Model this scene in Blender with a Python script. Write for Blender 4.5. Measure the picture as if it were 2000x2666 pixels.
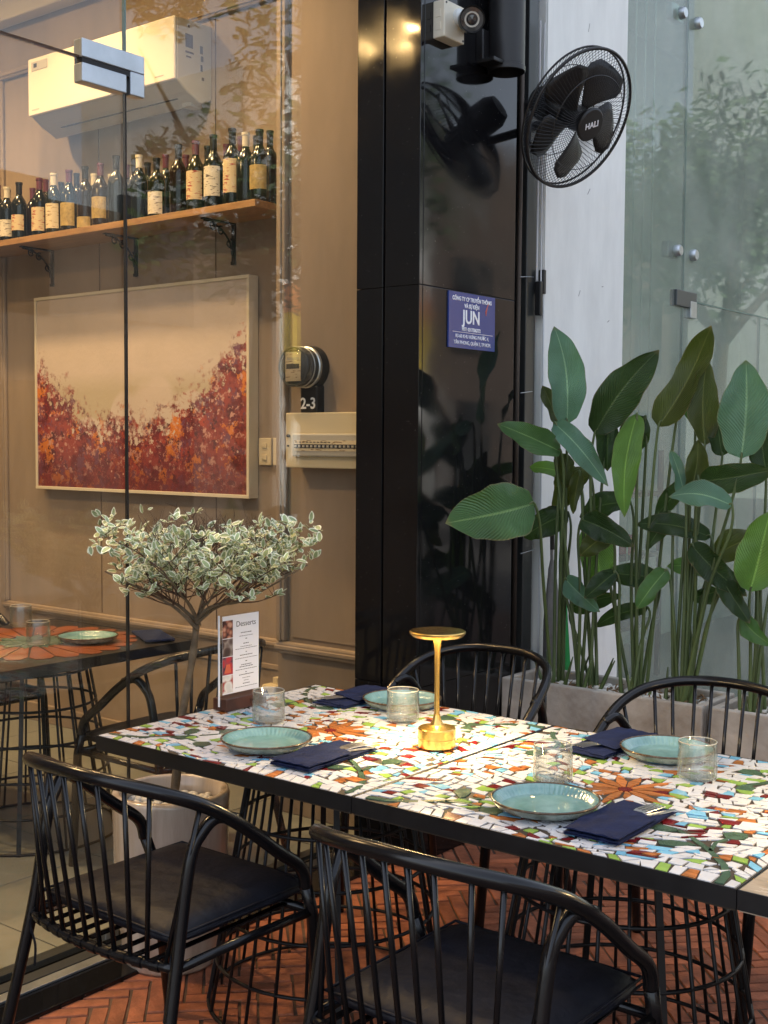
import bpy, bmesh, math, random
from mathutils import Vector, Matrix, Quaternion
random.seed(7)
R = math.radians
for o in list(bpy.data.objects):
    bpy.data.objects.remove(o, do_unlink=True)
SC = bpy.context.scene
COL = SC.collection

# ------------------------------------------------------------------ camera
CAMZ = 1.55
FPX, YAW, PITCH, ROLL = 3174.6, R(38.2088), R(-3.3312), R(0.3541)
_f = Vector((-math.sin(YAW)*math.cos(PITCH), math.cos(YAW)*math.cos(PITCH), math.sin(PITCH)))
_r = Vector((math.cos(YAW), math.sin(YAW), 0)); _u = _r.cross(_f)
CR = _r*math.cos(ROLL) + _u*math.sin(ROLL); CU = -_r*math.sin(ROLL) + _u*math.cos(ROLL); CF = _f
CAM = Vector((0, 0, CAMZ))
cd = bpy.data.cameras.new('camera'); co = bpy.data.objects.new('camera', cd); COL.objects.link(co)
co.matrix_world = Matrix(((CR.x, CU.x, -CF.x, 0), (CR.y, CU.y, -CF.y, 0), (CR.z, CU.z, -CF.z, CAMZ), (0, 0, 0, 1)))
cd.sensor_fit = 'VERTICAL'; cd.sensor_height = 24.0; cd.lens = FPX/2666*24.0
cd.clip_start = 0.05; cd.clip_end = 1000
SC.camera = co

# ------------------------------------------------------------------ sky, sun, exposure
SUN_EL, SUN_AZ = R(50), R(256)      # azimuth measured clockwise from +Y
w = bpy.data.worlds.new('World'); SC.world = w; w.use_nodes = True
nt = w.node_tree; bg = nt.nodes['Background']
sky = nt.nodes.new('ShaderNodeTexSky'); sky.sky_type = 'NISHITA'; sky.sun_disc = False
sky.sun_elevation = SUN_EL; sky.sun_rotation = SUN_AZ; sky.air_density = 1.0; sky.dust_density = 4.0; sky.ozone_density = 1.0
hsv = nt.nodes.new('ShaderNodeHueSaturation'); hsv.inputs['Saturation'].default_value = .55; nt.links.new(sky.outputs[0], hsv.inputs['Color']); nt.links.new(hsv.outputs[0], bg.inputs[0]); bg.inputs[1].default_value = 0.15
sl = bpy.data.lights.new('sun', 'SUN'); sl.energy = 2.4; sl.angle = R(.6); sl.color = (1, .95, .87)
so = bpy.data.objects.new('sun', sl); COL.objects.link(so)
sd = Vector((math.sin(SUN_AZ)*math.cos(SUN_EL), math.cos(SUN_AZ)*math.cos(SUN_EL), math.sin(SUN_EL)))
so.rotation_euler = sd.to_track_quat('Z', 'Y').to_euler(); so.location = (-8, -2, 14)
SC.view_settings.view_transform = 'Standard'; SC.view_settings.look = 'None'
SC.view_settings.gamma = 1; SC.view_settings.use_curve_mapping = False
SC.view_settings.exposure = 1.95

# ------------------------------------------------------------------ pixel helpers (source px 2000x2666 -> world)
def ray(x, y): return CR*((x-1000)/FPX) - CU*((y-1333)/FPX) + CF
def onz(x, y, z): d = ray(x, y); return CAM + d*((z-CAMZ)/d.z)
def onx(x, y, X): d = ray(x, y); return CAM + d*(X/d.x)
def ony(x, y, Y): d = ray(x, y); return CAM + d*(Y/d.y)
def proj(P):
    v = Vector(P)-CAM; z = v.dot(CF)
    return 1000+FPX*v.dot(CR)/z, 1333-FPX*v.dot(CU)/z, z
DS = 1.20555                         # display (1659 wide) px -> source px

# ------------------------------------------------------------------ materials
def mat(name, col, rough=.5, metal=0., spec=.5, var=0., vscale=8., bump=0., bscale=60., coat=0., col2=None, trans=0., ior=1.45, emit=None, estr=0., aniso_scale=None):
    m = bpy.data.materials.new(name); m.use_nodes = True; t = m.node_tree; p = t.nodes['Principled BSDF']
    p.inputs['Base Color'].default_value = (*col, 1); p.inputs['Roughness'].default_value = rough
    p.inputs['Metallic'].default_value = metal; p.inputs['Specular IOR Level'].default_value = spec
    p.inputs['Coat Weight'].default_value = coat; p.inputs['Coat Roughness'].default_value = .08
    p.inputs['Transmission Weight'].default_value = trans; p.inputs['IOR'].default_value = ior
    if emit: p.inputs['Emission Color'].default_value = (*emit, 1); p.inputs['Emission Strength'].default_value = estr
    if var or bump:
        tc = t.nodes.new('ShaderNodeTexCoord'); mp = t.nodes.new('ShaderNodeMapping')
        t.links.new(tc.outputs['Object'], mp.inputs[0])
        if aniso_scale: mp.inputs['Scale'].default_value = aniso_scale
    if var:
        n = t.nodes.new('ShaderNodeTexNoise'); n.inputs['Scale'].default_value = vscale; n.inputs['Detail'].default_value = 6; n.inputs['Roughness'].default_value = .62
        t.links.new(mp.outputs[0], n.inputs[0])
        rp = t.nodes.new('ShaderNodeValToRGB'); rp.color_ramp.elements[0].position = .32; rp.color_ramp.elements[1].position = .68
        c2 = col2 or tuple(max(0, c*(1-var)) for c in col)
        c1 = col if col2 else tuple(min(1, c*(1+var*.6)) for c in col)
        rp.color_ramp.elements[0].color = (*c2, 1); rp.color_ramp.elements[1].color = (*c1, 1)
        t.links.new(n.outputs['Fac'], rp.inputs[0]); t.links.new(rp.outputs[0], p.inputs['Base Color'])
        mr = t.nodes.new('ShaderNodeMapRange'); mr.inputs[3].default_value = max(.02, rough-.1); mr.inputs[4].default_value = min(1, rough+.12)
        t.links.new(n.outputs['Fac'], mr.inputs[0]); t.links.new(mr.outputs[0], p.inputs['Roughness'])
    if bump:
        n2 = t.nodes.new('ShaderNodeTexNoise'); n2.inputs['Scale'].default_value = bscale; n2.inputs['Detail'].default_value = 5
        t.links.new(mp.outputs[0], n2.inputs[0]); b = t.nodes.new('ShaderNodeBump'); b.inputs['Strength'].default_value = bump; b.inputs['Distance'].default_value = .01
        t.links.new(n2.outputs['Fac'], b.inputs['Height']); t.links.new(b.outputs[0], p.inputs['Normal'])
    return m
def objrand(m, hue=.0, val=.25):
    """per-object brightness variation"""
    t = m.node_tree; p = t.nodes['Principled BSDF']; s = p.inputs['Base Color']
    oi = t.nodes.new('ShaderNodeObjectInfo'); hs = t.nodes.new('ShaderNodeHueSaturation')
    mr = t.nodes.new('ShaderNodeMapRange'); mr.inputs[3].default_value = 1-val; mr.inputs[4].default_value = 1+val
    t.links.new(oi.outputs['Random'], mr.inputs[0]); t.links.new(mr.outputs[0], hs.inputs['Value'])
    if s.is_linked: t.links.new(s.links[0].from_socket, hs.inputs['Color'])
    else: hs.inputs['Color'].default_value = s.default_value
    t.links.new(hs.outputs[0], s); return m
def glass_pane(name, tint, ior=1.5, boost=1.0, haze=.0, edge=None):
    m = bpy.data.materials.new(name); m.use_nodes = True; t = m.node_tree; t.nodes.clear()
    out = t.nodes.new('ShaderNodeOutputMaterial'); tr = t.nodes.new('ShaderNodeBsdfTransparent'); gl = t.nodes.new('ShaderNodeBsdfGlossy')
    tr.inputs[0].default_value = (*tint, 1); gl.inputs['Roughness'].default_value = .0; gl.inputs[0].default_value = (.95, .97, .96, 1)
    # Schlick reflectance that is the same on both faces of the sheet
    ge = t.nodes.new('ShaderNodeNewGeometry'); dt = t.nodes.new('ShaderNodeVectorMath'); dt.operation = 'DOT_PRODUCT'
    t.links.new(ge.outputs['Normal'], dt.inputs[0]); t.links.new(ge.outputs['Incoming'], dt.inputs[1])
    def mth(op, a, b_=None):
        n = t.nodes.new('ShaderNodeMath'); n.operation = op
        for i, v in enumerate((a, b_)):
            if v is None: continue
            if isinstance(v, (int, float)): n.inputs[i].default_value = v
            else: t.links.new(v, n.inputs[i])
        return n
    f0 = ((ior-1)/(ior+1))**2
    k5 = mth('POWER', mth('SUBTRACT', 1.0, mth('ABSOLUTE', dt.outputs['Value']).outputs[0]).outputs[0], 5.0).outputs[0]
    mm = mth('MULTIPLY', mth('ADD', mth('MULTIPLY', k5, 1-f0).outputs[0], f0).outputs[0], boost); mm.use_clamp = True
    if edge:
        k2 = mth('POWER', mth('SUBTRACT', 1.0, mth('ABSOLUTE', dt.outputs['Value']).outputs[0]).outputs[0], 1.6).outputs[0]; mc = t.nodes.new('ShaderNodeMix'); mc.data_type = 'RGBA'; t.links.new(k2, mc.inputs[0]); mc.inputs[6].default_value = (*tint, 1); mc.inputs[7].default_value = (*edge, 1); t.links.new(mc.outputs[2], tr.inputs[0])
    mx = t.nodes.new('ShaderNodeMixShader'); t.links.new(mm.outputs[0], mx.inputs[0]); t.links.new(tr.outputs[0], mx.inputs[1]); t.links.new(gl.outputs[0], mx.inputs[2])
    last = mx.outputs[0]
    if haze:  # pale diffuse colour mixed in, standing for hazy reflections and glints
        df = t.nodes.new('ShaderNodeBsdfDiffuse'); df.inputs[0].default_value = (.66, .69, .63, 1)
        n = t.nodes.new('ShaderNodeTexNoise'); n.inputs['Scale'].default_value = 2.2; n.inputs['Detail'].default_value = 7
        mr = t.nodes.new('ShaderNodeMapRange'); mr.inputs[1].default_value = .3; mr.inputs[2].default_value = .8; mr.inputs[3].default_value = haze*.3; mr.inputs[4].default_value = haze
        tc = t.nodes.new('ShaderNodeTexCoord'); t.links.new(tc.outputs['Object'], n.inputs[0]); t.links.new(n.outputs['Fac'], mr.inputs[0])
        m2 = t.nodes.new('ShaderNodeMixShader'); t.links.new(mr.outputs[0], m2.inputs[0]); t.links.new(last, m2.inputs[1]); t.links.new(df.outputs[0], m2.inputs[2]); last = m2.outputs[0]
    t.links.new(last, out.inputs[0]); return m

M = {}
M['blackmetal'] = mat('black_metal', (.005, .005, .006), .22, 0, .45, bump=.02, bscale=40)
def worn(m):
    t = m.node_tree; p = t.nodes['Principled BSDF']; n = t.nodes.new('ShaderNodeTexNoise'); n.inputs['Scale'].default_value = 35; n.inputs['Detail'].default_value = 6; tc = t.nodes.new('ShaderNodeTexCoord'); t.links.new(tc.outputs['Object'], n.inputs[0]); mr = t.nodes.new('ShaderNodeMapRange'); mr.inputs[1].default_value = .35; mr.inputs[2].default_value = .7; mr.inputs[3].default_value = .17; mr.inputs[4].default_value = .27; t.links.new(n.outputs['Fac'], mr.inputs[0]); t.links.new(mr.outputs[0], p.inputs['Roughness'])
worn(M['blackmetal'])
M['blackbar'] = mat('black_bar', (.006, .006, .007), .45, 0, .5, var=.3, vscale=25)
M['cushion'] = mat('cushion', (.006, .007, .012), .48, 0, .35, var=.3, vscale=14, bump=.5, bscale=16)
M['grout'] = mat('grout', (.045, .032, .02), .75, var=.35, vscale=40)
M['t_white'] = objrand(mat('tile_white', (.62, .63, .65), .16, 0, .5, var=.05, vscale=20), val=.06)
M['t_green'] = objrand(mat('tile_lime', (.27, .43, .09), .18, var=.15, vscale=18), val=.15)
M['t_maroon'] = objrand(mat('tile_maroon', (.16, .012, .015), .18, var=.25, vscale=18), val=.2)
M['t_blue'] = objrand(mat('tile_sky', (.19, .46, .66), .18, var=.12, vscale=18), val=.12)
M['t_orange'] = objrand(mat('tile_orange', (.42, .15, .045), .2, var=.5, vscale=9, aniso_scale=(1, 9, 1)), val=.2)
M['t_dkgreen'] = objrand(mat('tile_darkgreen', (.065, .115, .075), .22, var=.3, vscale=20), val=.15)
M['granite'] = mat('black_granite', (.008, .008, .009), .075, 0, .42, var=.5, vscale=260, coat=.0)
def specks(m):
    t = m.node_tree; p = t.nodes['Principled BSDF']; v = t.nodes.new('ShaderNodeTexVoronoi'); v.inputs['Scale'].default_value = 42; tc = t.nodes.new('ShaderNodeTexCoord'); t.links.new(tc.outputs['Object'], v.inputs[0])
    lt = t.nodes.new('ShaderNodeMath'); lt.operation = 'LESS_THAN'; lt.inputs[1].default_value = .055; t.links.new(v.outputs['Distance'], lt.inputs[0])
    sm = t.nodes.new('ShaderNodeTexNoise'); sm.inputs['Scale'].default_value = 3.5; sm.inputs['Detail'].default_value = 7; t.links.new(tc.outputs['Object'], sm.inputs[0]); mr = t.nodes.new('ShaderNodeMapRange'); mr.inputs[1].default_value = .45; mr.inputs[2].default_value = .75; mr.inputs[3].default_value = .05; mr.inputs[4].default_value = .2; t.links.new(sm.outputs['Fac'], mr.inputs[0]); t.links.new(mr.outputs[0], p.inputs['Roughness'])
    mx = t.nodes.new('ShaderNodeMix'); mx.data_type = 'RGBA'; t.links.new(lt.outputs[0], mx.inputs[0]); t.links.new(p.inputs['Base Color'].links[0].from_socket, mx.inputs[6]); mx.inputs[7].default_value = (.16,.15,.14,1); t.links.new(mx.outputs[2], p.inputs['Base Color'])
specks(M['granite'])
M['brick'] = objrand(mat('brick', (.39, .135, .068), .62, 0, .4, var=.45, vscale=11, bump=.35, bscale=90), val=.28)
M['mortar'] = mat('mortar', (.13, .08, .055), .9, var=.45, vscale=14, bump=.4, bscale=80)
M['concrete'] = mat('planter_concrete', (.50, .46, .40), .8, 0, .3, var=.5, col2=(.26,.22,.175), vscale=5.5, bump=.25, bscale=45)
M['floor_tile'] = objrand(mat('floor_tile', (.20, .21, .19), .42, var=.16, vscale=3.5), val=.06)
M['wallpaint'] = mat('taupe_wall', (.29, .228, .178), .6, var=.22, vscale=2.4, bump=.08, bscale=25, aniso_scale=(1, 1, .3))
M['ceil'] = mat('ceiling_paint', (.55, .5, .42), .8)
M['whitewall'] = mat('white_wall', (.78, .80, .775), .7, var=.13, vscale=3.4, aniso_scale=(1,1.2,.35), bump=.08, bscale=30)
M['stain'] = mat('grey_frame', (.06, .065, .066), .35, .6)
M['steel'] = mat('brushed_steel', (.46, .5, .54), .34, .9, var=.2, vscale=5)
M['darksteel'] = mat('dark_steel', (.09, .1, .11), .4, .8)
M['brass'] = mat('brass', (.80, .52, .15), .26, 1., bump=.03, bscale=30, aniso_scale=(1, 1, 30))
M['glaze'] = mat('teal_glaze', (.165, .315, .315), .13, 0, .5, var=.25, vscale=30, col2=(.115, .235, .235), coat=.4)
M['glaze_under'] = mat('celadon_under', (.24, .30, .26), .25, var=.6, vscale=22, coat=.3)
M['rim'] = mat('brown_rim', (.075, .045, .022), .25, var=.4, vscale=60, coat=.3)
M['tumbler'] = mat('clear_glass', (1, 1, 1), .015, trans=1., ior=1.46)
def thin_glass():
    m = bpy.data.materials.new('ribbed_glass'); m.use_nodes = True; t = m.node_tree; p = t.nodes['Principled BSDF']; out = t.nodes['Material Output']
    p.inputs['Base Color'].default_value = (1,1,1,1); p.inputs['Roughness'].default_value = .02; p.inputs['Transmission Weight'].default_value = 1; p.inputs['IOR'].default_value = 1.32
    tr = t.nodes.new('ShaderNodeBsdfTransparent'); tr.inputs[0].default_value = (.97,.98,.98,1); mx = t.nodes.new('ShaderNodeMixShader'); mx.inputs[0].default_value = .28
    t.links.new(tr.outputs[0], mx.inputs[1]); t.links.new(p.outputs[0], mx.inputs[2]); t.links.new(mx.outputs[0], out.inputs[0]); return m
M['tumbler'] = glass_pane('ribbed_glass', (.97,.98,.975), 1.5, 1.8, .05, (.58,.6,.58))  # slight pale haze in the colour stands for white glints
M['rimglass'] = mat('rim_glass', (.75,.72,.62), .08, 0, .8, trans=.5)
M['navy'] = mat('navy_linen', (.009, .016, .055), .85, 0, .2, var=.35, vscale=30, bump=.35, bscale=220)
M['cutlery'] = mat('cutlery_steel', (.75, .75, .75), .32, 1.)
M['wood_dark'] = mat('dark_wood', (.062, .022, .014), .4, var=.4, vscale=14, aniso_scale=(1, 8, 1))
M['paper'] = mat('menu_paper', (.78, .78, .82), .45)
M['ink'] = mat('ink', (.03, .03, .035), .6)
M['engrave'] = mat('engraved', (.018, .008, .006), .6)
M['ceramic'] = mat('pot_ceramic', (.60, .51, .41), .2, 0, .5, var=.35, col2=(.33,.25,.18), vscale=7, aniso_scale=(1.8, 1.8, .22), coat=.5)
M['soil'] = mat('soil', (.045, .03, .02), .95, var=.5, vscale=40, bump=.7, bscale=60)
M['pebble'] = mat('pebble', (.66, .63, .56), .5, var=.18, vscale=6)
M['bark'] = mat('bark', (.13, .10, .065), .85, var=.45, vscale=22, bump=.5, bscale=60)
M['twig'] = mat('twig', (.085, .05, .033), .85, var=.35, vscale=20)
M['acwhite'] = mat('ac_plastic', (.72, .68, .58), .35)
M['acgrey'] = mat('ac_plastic_side', (.42, .40, .35), .5)
M['plug'] = mat('cream_plastic', (.60, .52, .36), .4)
M['black'] = mat('black_plastic', (.012, .012, .013), .38, var=.2, vscale=30)
M['blackmatte'] = mat('black_matte', (.008, .008, .009), .6)
M['camwhite'] = mat('camera_plastic', (.62, .58, .47), .4)
M['camgrey'] = mat('camera_body', (.55, .57, .56), .4)
M['lens'] = mat('lens', (.01, .01, .012), .08, coat=1)
M['signblue'] = mat('sign_blue', (.022, .05, .235), .22, coat=.3)
M['signwhite'] = mat('sign_white', (.82, .84, .88), .4)
M['red'] = mat('red_print', (.6, .12, .06), .4)
M['shelfwood'] = mat('shelf_wood', (.34, .195, .09), .5, var=.3, vscale=9, aniso_scale=(.6, 6, 6))
M['frame_cream'] = mat('frame_cream', (.62, .56, .44), .5)
M['bottle'] = mat('bottle_glass', (.006, .008, .006), .14, coat=.15)
M['bottle2'] = mat('bottle_olive', (.010,.013,.005), .16, coat=.1)
M['bottle3'] = mat('bottle_brown', (.012,.007,.004), .16, coat=.1)
M['label_cream'] = mat('label_cream', (.62, .53, .37), .6, var=.12, vscale=14)
def printed(nm, c, ink, seed):
    m = mat(nm, c, .6); t = m.node_tree; tc = t.nodes.new('ShaderNodeTexCoord'); mp = t.nodes.new('ShaderNodeMapping'); mp.inputs['Location'].default_value = (seed, seed*.3, seed*.01); t.links.new(tc.outputs['Object'], mp.inputs[0])
    n = t.nodes.new('ShaderNodeTexNoise'); n.inputs['Scale'].default_value = 60; n.inputs['Detail'].default_value = 1; m2 = t.nodes.new('ShaderNodeMapping'); m2.inputs['Scale'].default_value = (.6,.6,3.2); t.links.new(mp.outputs[0], m2.inputs[0]); t.links.new(m2.outputs[0], n.inputs[0])
    rp = t.nodes.new('ShaderNodeValToRGB'); e = rp.color_ramp.elements; e[0].position = .60; e[1].position = .66; e[0].color = (*c,1); e[1].color = (*ink,1); t.links.new(n.outputs['Fac'], rp.inputs[0]); t.links.new(rp.outputs[0], t.nodes['Principled BSDF'].inputs['Base Color']); return m
M['label_cream'] = printed('label_cream', (.62,.53,.37), (.25,.17,.10), 0)
M['label_pale'] = printed('label_pale', (.60,.56,.47), (.10,.08,.08), 3)
M['label_red'] = printed('label_buff', (.56,.46,.29), (.30,.05,.04), 6)
M['label_gold'] = mat('label_gold', (.40, .30, .12), .5, var=.4, vscale=40)
M['cap_purple'] = mat('cap_purple', (.11, .035, .06), .35)
M['cap_black'] = mat('cap_black', (.012, .011, .012), .35)
M['cap_white'] = mat('cap_white', (.6, .56, .46), .4)
M['meterglass'] = mat('meter_glass', (.9, .9, .9), .03, trans=.95, ior=1.3)
M['copper_pipe'] = mat('old_pipe', (.07, .055, .045), .5, .3)
M['cable_white'] = mat('white_cable', (.6, .62, .64), .5)
M['marble'] = mat('pale_tabletop', (.42, .34, .25), .25, var=.35, vscale=7, aniso_scale=(1, 4, 1))
M['asphalt'] = mat('street_asphalt', (.09, .088, .085), .9, var=.3, vscale=12)
M['shopglass'] = glass_pane('shop_glass', (.95, .96, .94), boost=.9, haze=.008)
M['nextglass'] = glass_pane('green_glass', (.78, .85, .80), boost=.75, haze=.33)  # strong haze paints the pale veil of light on this glass
M['acrylic'] = glass_pane('acrylic', (.93, .94, .95))
def tint_edge(): return mat('glass_edge', (.10, .17, .15), .2, spec=.6)
M['glassedge'] = tint_edge()
M['led'] = mat('led', (1, 1, 1), emit=(1, .66, .26), estr=40)
M['downled'] = mat('downlight_led', (1, 1, 1), emit=(1, .62, .25), estr=160)

# ------------------------------------------------------------------ mesh builder
class MB:
    def __init__(s): s.v = []; s.f = []; s.m = []; s.uv = {}
    def add(s, vs, fs, mi=0):
        b = len(s.v); s.v += [tuple(p) for p in vs]
        for f in fs: s.f.append(tuple(b+i for i in f)); s.m.append(mi)
        return b
    def box(s, a, b, mi=0):
        x0, y0, z0 = a; x1, y1, z1 = b
        s.add([(x0,y0,z0),(x1,y0,z0),(x1,y1,z0),(x0,y1,z0),(x0,y0,z1),(x1,y0,z1),(x1,y1,z1),(x0,y1,z1)],
              [(0,3,2,1),(4,5,6,7),(0,1,5,4),(1,2,6,5),(2,3,7,6),(3,0,4,7)], mi); return s
    def tube(s, pts, r, n=8, closed=False, mi=0, cap=True):
        P = [Vector(p) for p in pts]; N = len(P)
        rr = r if isinstance(r, (list, tuple)) else [r]*N
        T = []
        for i in range(N):
            if closed: t = P[(i+1)%N]-P[i-1]
            else: t = P[min(i+1, N-1)]-P[max(i-1, 0)]
            T.append(t.normalized() if t.length > 1e-9 else Vector((0,0,1)))
        a = Vector((0,0,1)) if abs(T[0].z) < .9 else Vector((1,0,0))
        nrm = (a - T[0]*a.dot(T[0])).normalized(); vs = []
        for i in range(N):
            nrm = (nrm - T[i]*nrm.dot(T[i])).normalized(); bi = T[i].cross(nrm)
            for k in range(n):
                an = 2*math.pi*k/n; vs.append(P[i]+(nrm*math.cos(an)+bi*math.sin(an))*rr[i])
        fs = []
        for i in range(N if closed else N-1):
            j = (i+1) % N
            for k in range(n): fs.append((i*n+k, i*n+(k+1)%n, j*n+(k+1)%n, j*n+k))
        if not closed and cap: fs.append(tuple(range(n-1, -1, -1))); fs.append(tuple((N-1)*n+k for k in range(n)))
        s.add(vs, fs, mi); return s
    def lathe(s, prof, n=32, mi=0, c=(0,0,0), rib=None):
        vs = []; fs = []; N = len(prof)
        for (r, z) in prof:
            for k in range(n):
                an = 2*math.pi*k/n; q = r*(1+(rib(an, r, z) if rib else 0))
                vs.append((c[0]+q*math.cos(an), c[1]+q*math.sin(an), c[2]+z))
        for i in range(N-1):
            for k in range(n): fs.append((i*n+k, i*n+(k+1)%n, (i+1)*n+(k+1)%n, (i+1)*n+k))
        s.add(vs, fs, mi); return s
    def prism(s, poly, z0, z1, mi=0):
        n = len(poly); A = sum(poly[i][0]*poly[(i+1)%n][1]-poly[(i+1)%n][0]*poly[i][1] for i in range(n))
        if A < 0: poly = poly[::-1]
        s.add([(x,y,z0) for x,y in poly]+[(x,y,z1) for x,y in poly],
              [tuple(range(n-1,-1,-1)), tuple(range(n,2*n))]+[(i,(i+1)%n,n+(i+1)%n,n+i) for i in range(n)], mi); return s
    def xf(s, mtx): s.v = [tuple(mtx @ Vector(p)) for p in s.v]; return s
    def mesh(s, name, mats, smooth=False):
        me = bpy.data.meshes.new(name); me.from_pydata(s.v, [], s.f)
        for m in (mats if isinstance(mats, (list, tuple)) else [mats]): me.materials.append(m)
        me.polygons.foreach_set('material_index', s.m)
        if smooth: me.polygons.foreach_set('use_smooth', [True]*len(s.f))
        me.update(); return me
    def build(s, name, mats, parent=None, smooth=False, auto=None, bevel=0, loc=None, rot=None):
        me = s.mesh(name, mats, smooth); return link(name, me, parent, smooth, auto, bevel, loc, rot)
def link(name, me, parent=None, smooth=False, auto=None, bevel=0, loc=None, rot=None):
    o = bpy.data.objects.new(name, me); COL.objects.link(o)
    if parent: o.parent = parent
    if loc is not None: o.location = loc
    if rot is not None: o.rotation_euler = rot
    if bevel:
        b = o.modifiers.new('bevel', 'BEVEL'); b.width = bevel; b.segments = 2; b.limit_method = 'ANGLE'; b.angle_limit = R(40)
    if smooth and auto:
        me.polygons.foreach_set('use_smooth', [True]*len(me.polygons)); me.set_sharp_from_angle(angle=R(auto))
    return o
def thing(name, label, cat, loc=(0,0,0), rz=0, group=None):
    o = bpy.data.objects.new(name, None); COL.objects.link(o); o.empty_display_size = .1
    o.location = loc; o.rotation_euler = (0,0,rz); return tag(o, label, cat, group)
def tag(o, label, cat, group=None):
    o['label'] = label; o['category'] = cat
    if group: o['group'] = group
    return o
def struct(o): o['kind'] = 'structure'; return o
def stuff(o): o['kind'] = 'stuff'; return o
def copy_tree(o, parent=None):
    c = o.copy(); COL.objects.link(c)
    if parent: c.parent = parent
    for ch in list(o.children): copy_tree(ch, c)
    return c
def spline(pts, n=6, closed=False):
    P = [Vector(p) for p in pts]; N = len(P); out = []
    for i in range(N if closed else N-1):
        if closed: a, b, c, d = P[i-1], P[i], P[(i+1)%N], P[(i+2)%N]
        else: a, b, c, d = P[max(i-1,0)], P[i], P[i+1], P[min(i+2,N-1)]
        for k in range(n):
            t = k/n; out.append(.5*((2*b)+(c-a)*t+(2*a-5*b+4*c-d)*t*t+(3*b-a-3*c+d)*t**3))
    if not closed: out.append(P[-1])
    return out
def text(name, body, size, m, parent, mtx, align='CENTER', ext=.0006, font_bold=False, sx=1.0):
    cu = bpy.data.curves.new(name, 'FONT'); cu.body = body; cu.size = size; cu.align_x = align; cu.align_y = 'CENTER'; cu.extrude = ext
    cu.resolution_u = 3
    if font_bold: cu.offset = size*.018
    t = bpy.data.objects.new(name+'_tmp', cu); COL.objects.link(t)
    bpy.context.view_layer.update()
    me = bpy.data.meshes.new_from_object(t.evaluated_get(bpy.context.evaluated_depsgraph_get()))
    bpy.data.objects.remove(t, do_unlink=True)
    me.materials.clear(); me.materials.append(m); me.transform(mtx @ Matrix.Diagonal((sx,1,1,1)))
    return link(name, me, parent)
def frame_mtx(origin, xax, yax):
    x = Vector(xax).normalized(); y = Vector(yax).normalized(); z = x.cross(y)
    return Matrix(((x.x,y.x,z.x,origin[0]),(x.y,y.y,z.y,origin[1]),(x.z,y.z,z.z,origin[2]),(0,0,0,1)))

# ================================================================== SETTING
XG = -2.90                  # shop glass plane
YW = 4.05                   # painting wall
YC = 3.512; XC = -2.611     # granite column corner
# ground
g = MB().add([(-150,-150,-.03),(150,-150,-.03),(150,150,-.03),(-150,150,-.03)], [(0,1,2,3)])
gm = MB(); gm.add([(-150,-150,-.03),(150,-150,-.03),(150,150,-.03),(-150,150,-.03)], [(0,1,2,3)])
struct(gm.build('ground', M['asphalt']))
# brick terrace: mortar bed + herringbone bricks laid at 45 degrees
bed = MB().box((-2.694,-3,-.028), (3.2,9.5,-.006)); terrace = struct(bed.build('brick_terrace', M['mortar']))
BW, BL = .0505, .202; c45 = math.sqrt(.5); cand = []
n4 = 4
for i in range(-130, 130):
    for m_ in range(-22, 22):
        x = i + 2*n4*m_
        cand.append(((x+n4/2)*BW, (i+.5)*BW, 0)); cand.append(((i+.5)*BW, (i-2*n4+1+2*n4*m_+n4/2)*BW, 1))
brs = []
for (u, v, k) in cand:
    X = -1.6+(u-v)*c45; Y = 2.6+(u+v)*c45
    if X < -2.78 or X > .6 or Y < 1.2 or Y > 5.2: continue
    px, py, dz = proj((X, Y, 0))
    if -120 < px < 2120 and 1750 < py < 2820: brs.append((dz, X, Y, k))
brs.sort()
gap = .0045
bms = []
for q in range(5):
    rr = random.Random(q); l, ww = BL/2-gap/2, BW/2-gap/2
    poly = [(-l+rr.uniform(0,.004),-ww+rr.uniform(0,.003)),(0,-ww+rr.uniform(0,.002)),(l-rr.uniform(0,.004),-ww+rr.uniform(0,.003)),(l-rr.uniform(0,.004),ww-rr.uniform(0,.003)),(0,ww-rr.uniform(0,.002)),(-l+rr.uniform(0,.004),ww-rr.uniform(0,.003))]
    top = [(x*.985, y*.93) for x, y in poly]; b = MB(); n = 6
    b.add([(x,y,-.02) for x,y in poly]+[(x,y,-.004) for x,y in poly]+[(x,y,0) for x,y in top],
          [tuple(range(12,18))]+[(i,(i+1)%n,n+(i+1)%n,n+i) for i in range(n)]+[(n+i,n+(i+1)%n,2*n+(i+1)%n,2*n+i) for i in range(n)])
    bms.append(b)
bmesh_data = [b.mesh('brick', M['brick']) for b in bms]
rest = MB()
for idx, (dz, X, Y, k) in enumerate(brs):
    rz = R(45)+(R(90) if k else 0)+(math.pi if random.random() < .5 else 0)+random.uniform(-.012, .012)
    z = random.uniform(-.004, .001); q = random.randrange(5)
    if idx < 300: link('brick', bmesh_data[q], terrace, loc=(X,Y,z), rot=(random.uniform(-.008,.008), random.uniform(-.008,.008), rz))
    else:
        mt = Matrix.Translation((X,Y,z)) @ Matrix.Rotation(rz, 4, 'Z'); rest.add([mt @ Vector(p) for p in bms[q].v], bms[q].f)
stuff(rest.build('paving_bricks', M['brick'], terrace))

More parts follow.
